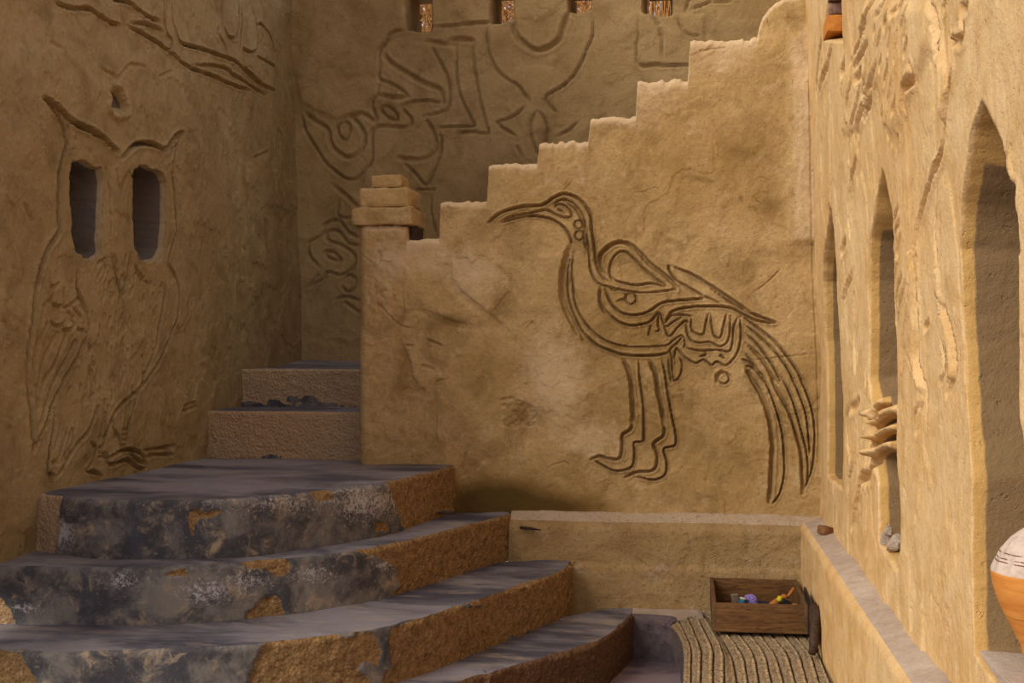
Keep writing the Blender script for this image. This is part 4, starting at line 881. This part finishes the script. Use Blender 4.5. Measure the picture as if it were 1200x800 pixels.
mat_o = empty('woven_mat', (0.15, 3.4, pz)); tag(mat_o, 'mat of sewn straw braids spread under the wooden box', 'mat')
NS = 460
ls = []
for p in lines:
    p = clipY(p, 4.12); 
    dY = np.linspace(4.10 if p[0, 1] > 4.1 else p[0, 1], max(p[-1, 1], 2.62), NS)
    o_ = np.argsort(p[:, 1]); ls.append(np.stack([np.interp(dY, p[o_, 1], p[o_, 0]), dY], -1))
for i in range(14):
    a_, b_ = ls[i], ls[i + 1]
    w = np.linspace(0, 1, 13)[:, None, None]
    G2 = a_[None] * (1 - w) + b_[None] * w
    al = np.concatenate([[0], np.cumsum(np.hypot(*np.diff((a_ + b_) / 2, axis=0).T))])[None, :] + 0 * w[..., 0]
    ww = w[..., 0] + 0 * al
    arch = (1 - (2 * ww - 1) ** 4) ** .5
    plait = np.abs(np.sin((al / .016 + np.abs(ww - .5) * 1.6) * math.pi)) * .0028 * arch
    stitch = .0025 * np.exp(-((ww - .82) / .09) ** 2) * (.5 + .5 * np.sin(al / .005 * math.pi))
    z = pz + .001 + .011 * arch + plait + stitch + .003 * fbm(G2[..., 0] * 12, G2[..., 1] * 12, 190, 3) + .0022 * fbm(G2[..., 0] * 150, G2[..., 1] * 110, 191, 2)
    G2[..., 0] += .0022 * fbm(al * 60, ww * 0 + i, 192, 2) * np.where((ww == 0) | (ww == 1), 1, .3)
    G2[..., 0] = np.minimum(G2[..., 0], XR - .078)
    # the far left corner droops a little over the platform edge
    o = sheet('braid', np.concatenate([G2, z[..., None]], -1), MATM, flip=False, attrs={'across': ww, 'along': al})[0]
    keep_world(o, mat_o)
# loose straw ends at the far edge
rng = random.Random(3); m = MB()
for k in range(60):
    i = rng.randrange(0, 5); f = rng.random(); a_ = ls[i][0] * (1 - f) + ls[i + 1][0] * f
    an = rng.uniform(1.2, 2.6); l = rng.uniform(.008, .022)
    m.tube([(a_[0], a_[1] - .003, pz + .008), (a_[0] + math.cos(an) * l * .6, a_[1] + math.sin(an) * l * .6, pz + .012 + rng.uniform(0, .006)), (a_[0] + math.cos(an) * l, a_[1] + math.sin(an) * l, pz + .008)], .0007, 4)
o = m.build('fringe', MATM); keep_world(o, mat_o); o['kind'] = 'stuff'

# ================================================================== WOODEN BOX AND WHAT IS IN IT
bz = 0.176
def tbox(x0, x1, y0, y1, z0, z1, name, mat, par, bev=.002):
    return MB().box(x0, x1, y0, y1, z0, z1, bev).build(name, mat, par, noise=.0012, cuts=2)
f0 = on_z(834.5, 739.5, bz); f1 = on_z(946, 739.5, bz)
bx0, bx1, by0, by1 = 0, f1[0] - f0[0], 0, 4.165 - f0[1]
box = empty('wooden_box', (f0[0], f0[1], bz)); tag(box, 'small open brown wooden box of tools on the woven mat', 'box')
hb = .088; th = .013
tbox(th * .9, bx1 - th * .9, 0, th, .006, hb, 'front_panel', WOOD_BOX, box)
tbox(th * .9, bx1 - th * .9, by1 - th, by1, .006, hb, 'back_panel', WOOD_BOX, box)
tbox(0, th, 0, by1, .004, hb + .001, 'side_panel', WOOD_BOX_Y, box); tbox(bx1 - th, bx1, 0, by1, .004, hb + .001, 'side_panel', WOOD_BOX_Y, box)
tbox(.001, bx1 - .001, -.002, by1 - .001, 0, .008, 'base', WOOD_BOX, box)
def at(u, v, z, dy=0): p = on_z(u, v, z); return Vector((p[0], p[1] + dy, p[2]))
MZ = bz + .009
def inside(u, yoff): 
    Y = f0[1] + yoff; return Vector((on_y(u, 700, Y)[0], Y, MZ))
PUR = plain('lilac_yarn', srgb(150, 130, 190), .9, srgb(96, 80, 160), 140, 1.0); TEAL = plain('teal_thread', srgb(50, 120, 140), .7, srgb(36, 90, 120))
YEL = plain('yellow_plastic', srgb(196, 186, 40), .4); BLK = plain('black_rubber', srgb(34, 32, 36), .5); CORK = plain('tan_cork', srgb(176, 124, 70), .9, srgb(150, 100, 54)); PAPER = plain('white_sheet', srgb(190, 180, 170), .7); NAVY = plain('dark_blue_cloth', srgb(38, 40, 62), .9, srgb(26, 28, 44))
# grey slat standing in the box
p = inside(865, .16); o = MB().box(-.011, .011, -.004, .004, 0, .088, .001).build('grey_slat', WOOD_GREY, None, noise=.001, cuts=1); o.location = p; o.rotation_euler = (.35, -.16, 0); tag(o, 'short grey wooden slat standing upright in the left of the box', 'wood')
# ball of yarn
p = inside(877, .16)
yb = empty('yarn_ball', p); tag(yb, 'lilac ball of yarn beside the grey slat in the box', 'yarn')
m = MB(); bmesh.ops.create_icosphere(m.b, subdivisions=3, radius=.024); 
for v in m.b.verts: v.co.z = v.co.z * 1.05 + .052; v.co.x += .006
m.build('core', PUR, yb)
m = MB()
for k in range(16):
    an = k * .39; ax = Vector((math.cos(an), math.sin(an * 1.7), .3 + .5 * math.sin(k))).normalized(); e = ax.orthogonal().normalized(); g = ax.cross(e)
    m.tube([Vector((.006, 0, .052)) + (e * math.cos(t_) + g * math.sin(t_)) * .0245 + ax * .004 * math.sin(k * 2) for t_ in [2 * math.pi * j / 20 for j in range(21)]], .0014, 5)
m.build('strand', PUR, yb)
p = inside(867.5, .13) + Vector((0, 0, .022)); sp = empty('thread_spool', p); sp.rotation_euler = (0, .2, 0); tag(sp, 'teal thread spool between the grey slat and the lilac yarn', 'spool')
MB().lathe([(.012, 0), (.012, .003), (.009, .004), (.009, .046), (.012, .047), (.012, .05)], 20).build('core', PAPER, sp)
m = MB(); m.tube([Vector((.0105 * math.cos(t_ * 1.2), .0105 * math.sin(t_ * 1.2), .005 + .04 * t_ / 100)) for t_ in range(0, 101)], .0016, 5); m.build('thread', TEAL, sp)
# tool handle, knife, cutter, cork, cloth
def lying(name, mb, mat, u, yoff, z, rot, lab, cat):
    o = mb.build(name, mat, None, noise=.0006); p = inside(u, yoff); p.z = MZ + z; o.location = p; o.rotation_euler = rot; return tag(o, lab, cat) if lab else o
r1 = empty('hand_brush', inside(907, .13) + Vector((0, 0, .058))); r1.rotation_euler = (0, -.50, .35); tag(r1, 'orange wooden tool handle lying slanted in the middle of the box', 'tool')
MB().box(-.045, .045, -.012, .012, -.006, .006, .004).build('handle', WOOD_LT, r1, noise=.001, cuts=2)
MB().tube([(-.045, 0, 0), (-.075, 0, -.004)], [.004, .0015], 8).build('tip', PAPER, r1)
r2 = empty('paring_tool', inside(920, .15) + Vector((0, 0, .062))); r2.rotation_euler = (0, -.95, .2); tag(r2, 'thin pointed tool with pale blade leaning beside the orange handle', 'tool')
MB().tube([(-.06, 0, 0), (.01, 0, 0)], [.0012, .002], 6).build('blade', PAPER, r2); MB().tube([(.01, 0, 0), (.02, 0, 0), (.05, 0, 0)], [.003, .005, .005], 10).build('handle', WOOD_LT, r2)
r3 = empty('cutter_knife', inside(922, .13) + Vector((0, 0, .058))); r3.rotation_euler = (0, .55, .3); tag(r3, 'black cutter with a yellow end near the right side of the box', 'knife')
MB().box(-.022, .045, -.011, .011, -.009, .009, .003).build('body', BLK, r3); MB().box(-.034, -.023, -.010, .010, -.008, .008, .003).build('end_cap', YEL, r3)
lying('cork_block', MB().lathe([(.010, 0), (.013, .003), (.013, .03), (.011, .034)], 18), CORK, 930, .10, .052, (1.45, 0, .2), 'tan cork at the right end of the box', 'cork')
m = MB(); bmesh.ops.create_icosphere(m.b, subdivisions=4, radius=1.0)
from mathutils import noise as mn
for v in m.b.verts: k_ = 1 + .35 * mn.noise(v.co * 2.2); v.co = Vector((v.co.x * .080 * k_, v.co.y * .07 * k_, v.co.z * .022 * k_ + .032))
lying('cloth_bundle', m, NAVY, 903, .15, 0, (0, 0, .1), 'dark blue crumpled cloth in the bottom of the box', 'cloth')
lying('lilac_offcut', MB().box(-.02, .02, -.012, .012, 0, .02, .006), PUR, 889, .12, .036, (0, .2, .4), 'small lilac piece in front of the yarn ball in the box', 'cloth')

# board with a stick leaning between the box and the ledge
lb = empty('leaning_board', (0.345, 3.70, bz)); tag(lb, 'dark wooden board with a gnarled grip leaning between the box and the ledge', 'board')
a = on_z(949, 766, bz); top_ = Vector((XR - .082, 3.86, bz + .118))
m = MB(); m.tube([(a[0] + .004, a[1] - .02, bz + .004), (a[0] + .010, a[1], bz + .03), (a[0] + .015, a[1] + .02, bz + .07), (a[0] + .020, a[1] + .05, bz + .105), (a[0] + .018, a[1] + .09, bz + .125)], [.010, .0135, .0155, .018, .010], 12)
o = m.build('grip', WOOD_DARK, None, noise=.004, nscale=40); keep_world(o, lb)
m = MB(); m.b.faces.ensure_lookup_table()
bp = [Vector((a[0] + .024, a[1] + .01, bz + .004)), Vector((a[0] + .024, a[1] + .30, bz + .004)), Vector((XR - .083, a[1] + .36, bz + .12)), Vector((XR - .083, a[1] + .10, bz + .115)), Vector((XR - .083, a[1] + .03, bz + .07))]
nn_ = Vector((-.007, 0, .003))
v1 = [m.b.verts.new(p_) for p_ in bp]; v2 = [m.b.verts.new(p_ + nn_) for p_ in bp]
m.b.faces.new(v1); m.b.faces.new(v2[::-1])
for k in range(5): m.b.faces.new((v1[k], v2[k], v2[(k + 1) % 5], v1[(k + 1) % 5]))
o = m.build('board', BLK, None, False); keep_world(o, lb)

# ================================================================== POT, STONES, SHARDS
def pot_mat():
    t = NT('two_tone_clay'); sep = t.t.nodes.new('ShaderNodeSeparateXYZ'); t.t.links.new(t.co, sep.inputs[0]); z = sep.outputs['Z']
    zz = t.math('ADD', z, t.math('MULTIPLY', t.math('SUBTRACT', t.noise(14, 3), .5), .004))
    o_ = t.mix(t.ramp(t.noise(8, 5, .6, vec=t.scale(1, 1, 9)), .35, .7), srgb(214, 146, 72), srgb(190, 116, 48))
    w = t.mix(t.ramp(t.noise(60, 4, .7), .4, .7), srgb(206, 186, 172), srgb(176, 154, 140))
    c = t.mix(t.ramp(zz, .1525, .154), o_, w)
    for h in (.170, .1745, .182):
        d = t.math('ABSOLUTE', t.math('SUBTRACT', zz, h)); c = t.mix(t.math('MULTIPLY', t.ramp(d, .0004, .0013, 1, 0), t.ramp(t.noise(50, 3), .35, .5)), c, srgb(110, 66, 50))
    dash = t.ramp(t.noise(30, 2, .5, vec=t.scale(1, 1, .35)), .70, .72); c = t.mix(t.math('MULTIPLY', dash, t.ramp(zz, .148, .11, 0, 1)), c, srgb(96, 54, 50))
    d = t.math('ABSOLUTE', t.math('SUBTRACT', zz, .089)); c = t.mix(t.ramp(d, .0003, .0008, .7, 0), c, srgb(120, 70, 36))
    t.set('Base Color', c); t.set('Roughness', .7); t.bump([(t.noise(70, 4), .3, .002)])
    return t.m
POT = pot_mat()
sill = CZ - .475
pc = Vector((.514, 1.84, sill))
# measured: widest at v=672, shoulder closing at v=605, foot below the frame
prof = [(.020, 0), (.025, .003), (.028, .02), (.034, .046), (.045, .068), (.056, .089), (.066, .112), (.072, .133), (.075, .150), (.0745, .157), (.070, .167), (.061, .185), (.047, .202), (.033, .2135), (.022, .221), (.018, .233), (.022, .245), (.018, .245), (.013, .230)]
pot = MB().lathe(prof, 64).build('clay_pot', POT); pot.location = pc
tag(pot, 'round clay pot, orange below and whitish above, standing in the nearest niche', 'pot')
m = MB(); m.box(XR + .01, XR + .28, 1.66, 2.10, sill - .06, sill - .001, .006); o = m.build('sill', MUD_TOP, oR[0], noise=.004, cuts=6)
def shard(name, p, s_, rot, mat, lab, cat='stone', seed=1, parent=None):
    m = MB(); bmesh.ops.create_cube(m.b, size=1.0); rg = random.Random(seed)
    for v in m.b.verts: v.co = Vector((v.co.x * s_[0] * rg.uniform(.7, 1.1), v.co.y * s_[1] * rg.uniform(.7, 1.1), v.co.z * s_[2] * rg.uniform(.7, 1.1)))
    bmesh.ops.bevel(m.b, geom=m.b.edges[:], offset=min(s_) * .12, segments=2, affect='EDGES')
    o = m.build(name, mat, parent, False, noise=.0015, nscale=60, cuts=2); o.location = p; o.rotation_euler = rot
    return tag(o, lab, cat) if lab else o
p = on_z(968, 624, .470)
shard('brick_fragment', (p[0] + .002, p[1] + .02, .474), (.042, .05, .030), (.1, .1, .5), STONE, 'brown brick fragment lying at the far end of the narrow ledge', 'stone', 2)
p = RIGHT(1055, 655); shard('terracotta_shard', (XR + .03, p[0] + .04, p[1] + .035), (.012, .035, .07), (.2, .1, .2), BRICK, 'orange terracotta shard in the bottom of the middle niche', 'shard', 5)
for i, (u, v, s_) in enumerate([(1033, 632, .030), (1040, 640, .026), (1045, 632, .022), (1035, 622, .02)]):
    q = RIGHT(u, v); shard('rubble', (XR + .012, q[0], q[1]), (s_, s_ * 1.2, s_), (i, i * 2, i), MUD_TOP, None, seed=10 + i, parent=oR[5] or oR[0])
# little wooden peg stuck in the foot of the wall
a = on_y(610, 618, 4.19); b_ = on_y(634, 621, 4.16)
m = MB(); m.tube([a, (a + b_) / 2 + (0, 0, .001), b_], [.006, .006, .002], 8); tag(m.build('wooden_peg', WOOD_DARK, None, noise=.001), 'thin dark twig sticking out of the bench end beside the steps', 'twig')

# ================================================================== STRAW BEHIND THE SLOTS
def straw_mat():
    t = NT('dry_golden_reed'); n = t.noise(3, 3, .6, vec=t.scale(30, 30, 3))
    t.set('Base Color', t.mix(t.ramp(n, .35, .65), srgb(250, 214, 140), srgb(214, 156, 76))); t.set('Roughness', .5)
    tr = t.t.nodes.new('ShaderNodeBsdfTranslucent'); tr.inputs[0].default_value = srgb(250, 200, 110); mx = t.t.nodes.new('ShaderNodeMixShader'); mx.inputs[0].default_value = .3
    out = t.t.nodes['Material Output']; t.t.links.new(t.bsdf.outputs[0], mx.inputs[1]); t.t.links.new(tr.outputs[0], mx.inputs[2]); t.t.links.new(mx.outputs[0], out.inputs[0])
    return t.m
rng = random.Random(8); V = []; F = []
def prism(p0, p1, r):
    d = np.array(p1) - p0; d /= np.linalg.norm(d); a_ = np.cross(d, (0, 1, 0)); a_ /= np.linalg.norm(a_) + 1e-9; b_ = np.cross(d, a_); n0 = len(V)
    for p_ in (p0, p1):
        for k in range(5): an = 2 * math.pi * k / 5; V.append(np.array(p_) + (a_ * math.cos(an) + b_ * math.sin(an)) * r)
    for k in range(5): F.append((n0 + k, n0 + (k + 1) % 5, n0 + 5 + (k + 1) % 5, n0 + 5 + k))
for k in range(6500):
    x = rng.uniform(-1.85, .35); z = rng.uniform(2.45, 3.05); y = YB + .66 + rng.random() ** 2 * .12
    vert = x > -.28
    an = math.pi / 2 + rng.gauss(0, .08 if vert else .55) if (vert or rng.random() < .8) else rng.uniform(.3, 2.8)
    l = rng.uniform(.06, .2); p0 = (x, y, z); p1 = (x + math.cos(an) * l, y + rng.uniform(-.02, .02), z + math.sin(an) * l)
    prism(p0, p1, rng.uniform(.0015, .0032))
me = mesh_np('reed_screen', V, F, smooth_=True); o = link('reed_screen', me, straw_mat()); tag(o, 'golden straw screen seen through the slots of the back wall', 'reeds', kind='stuff')
me.update()
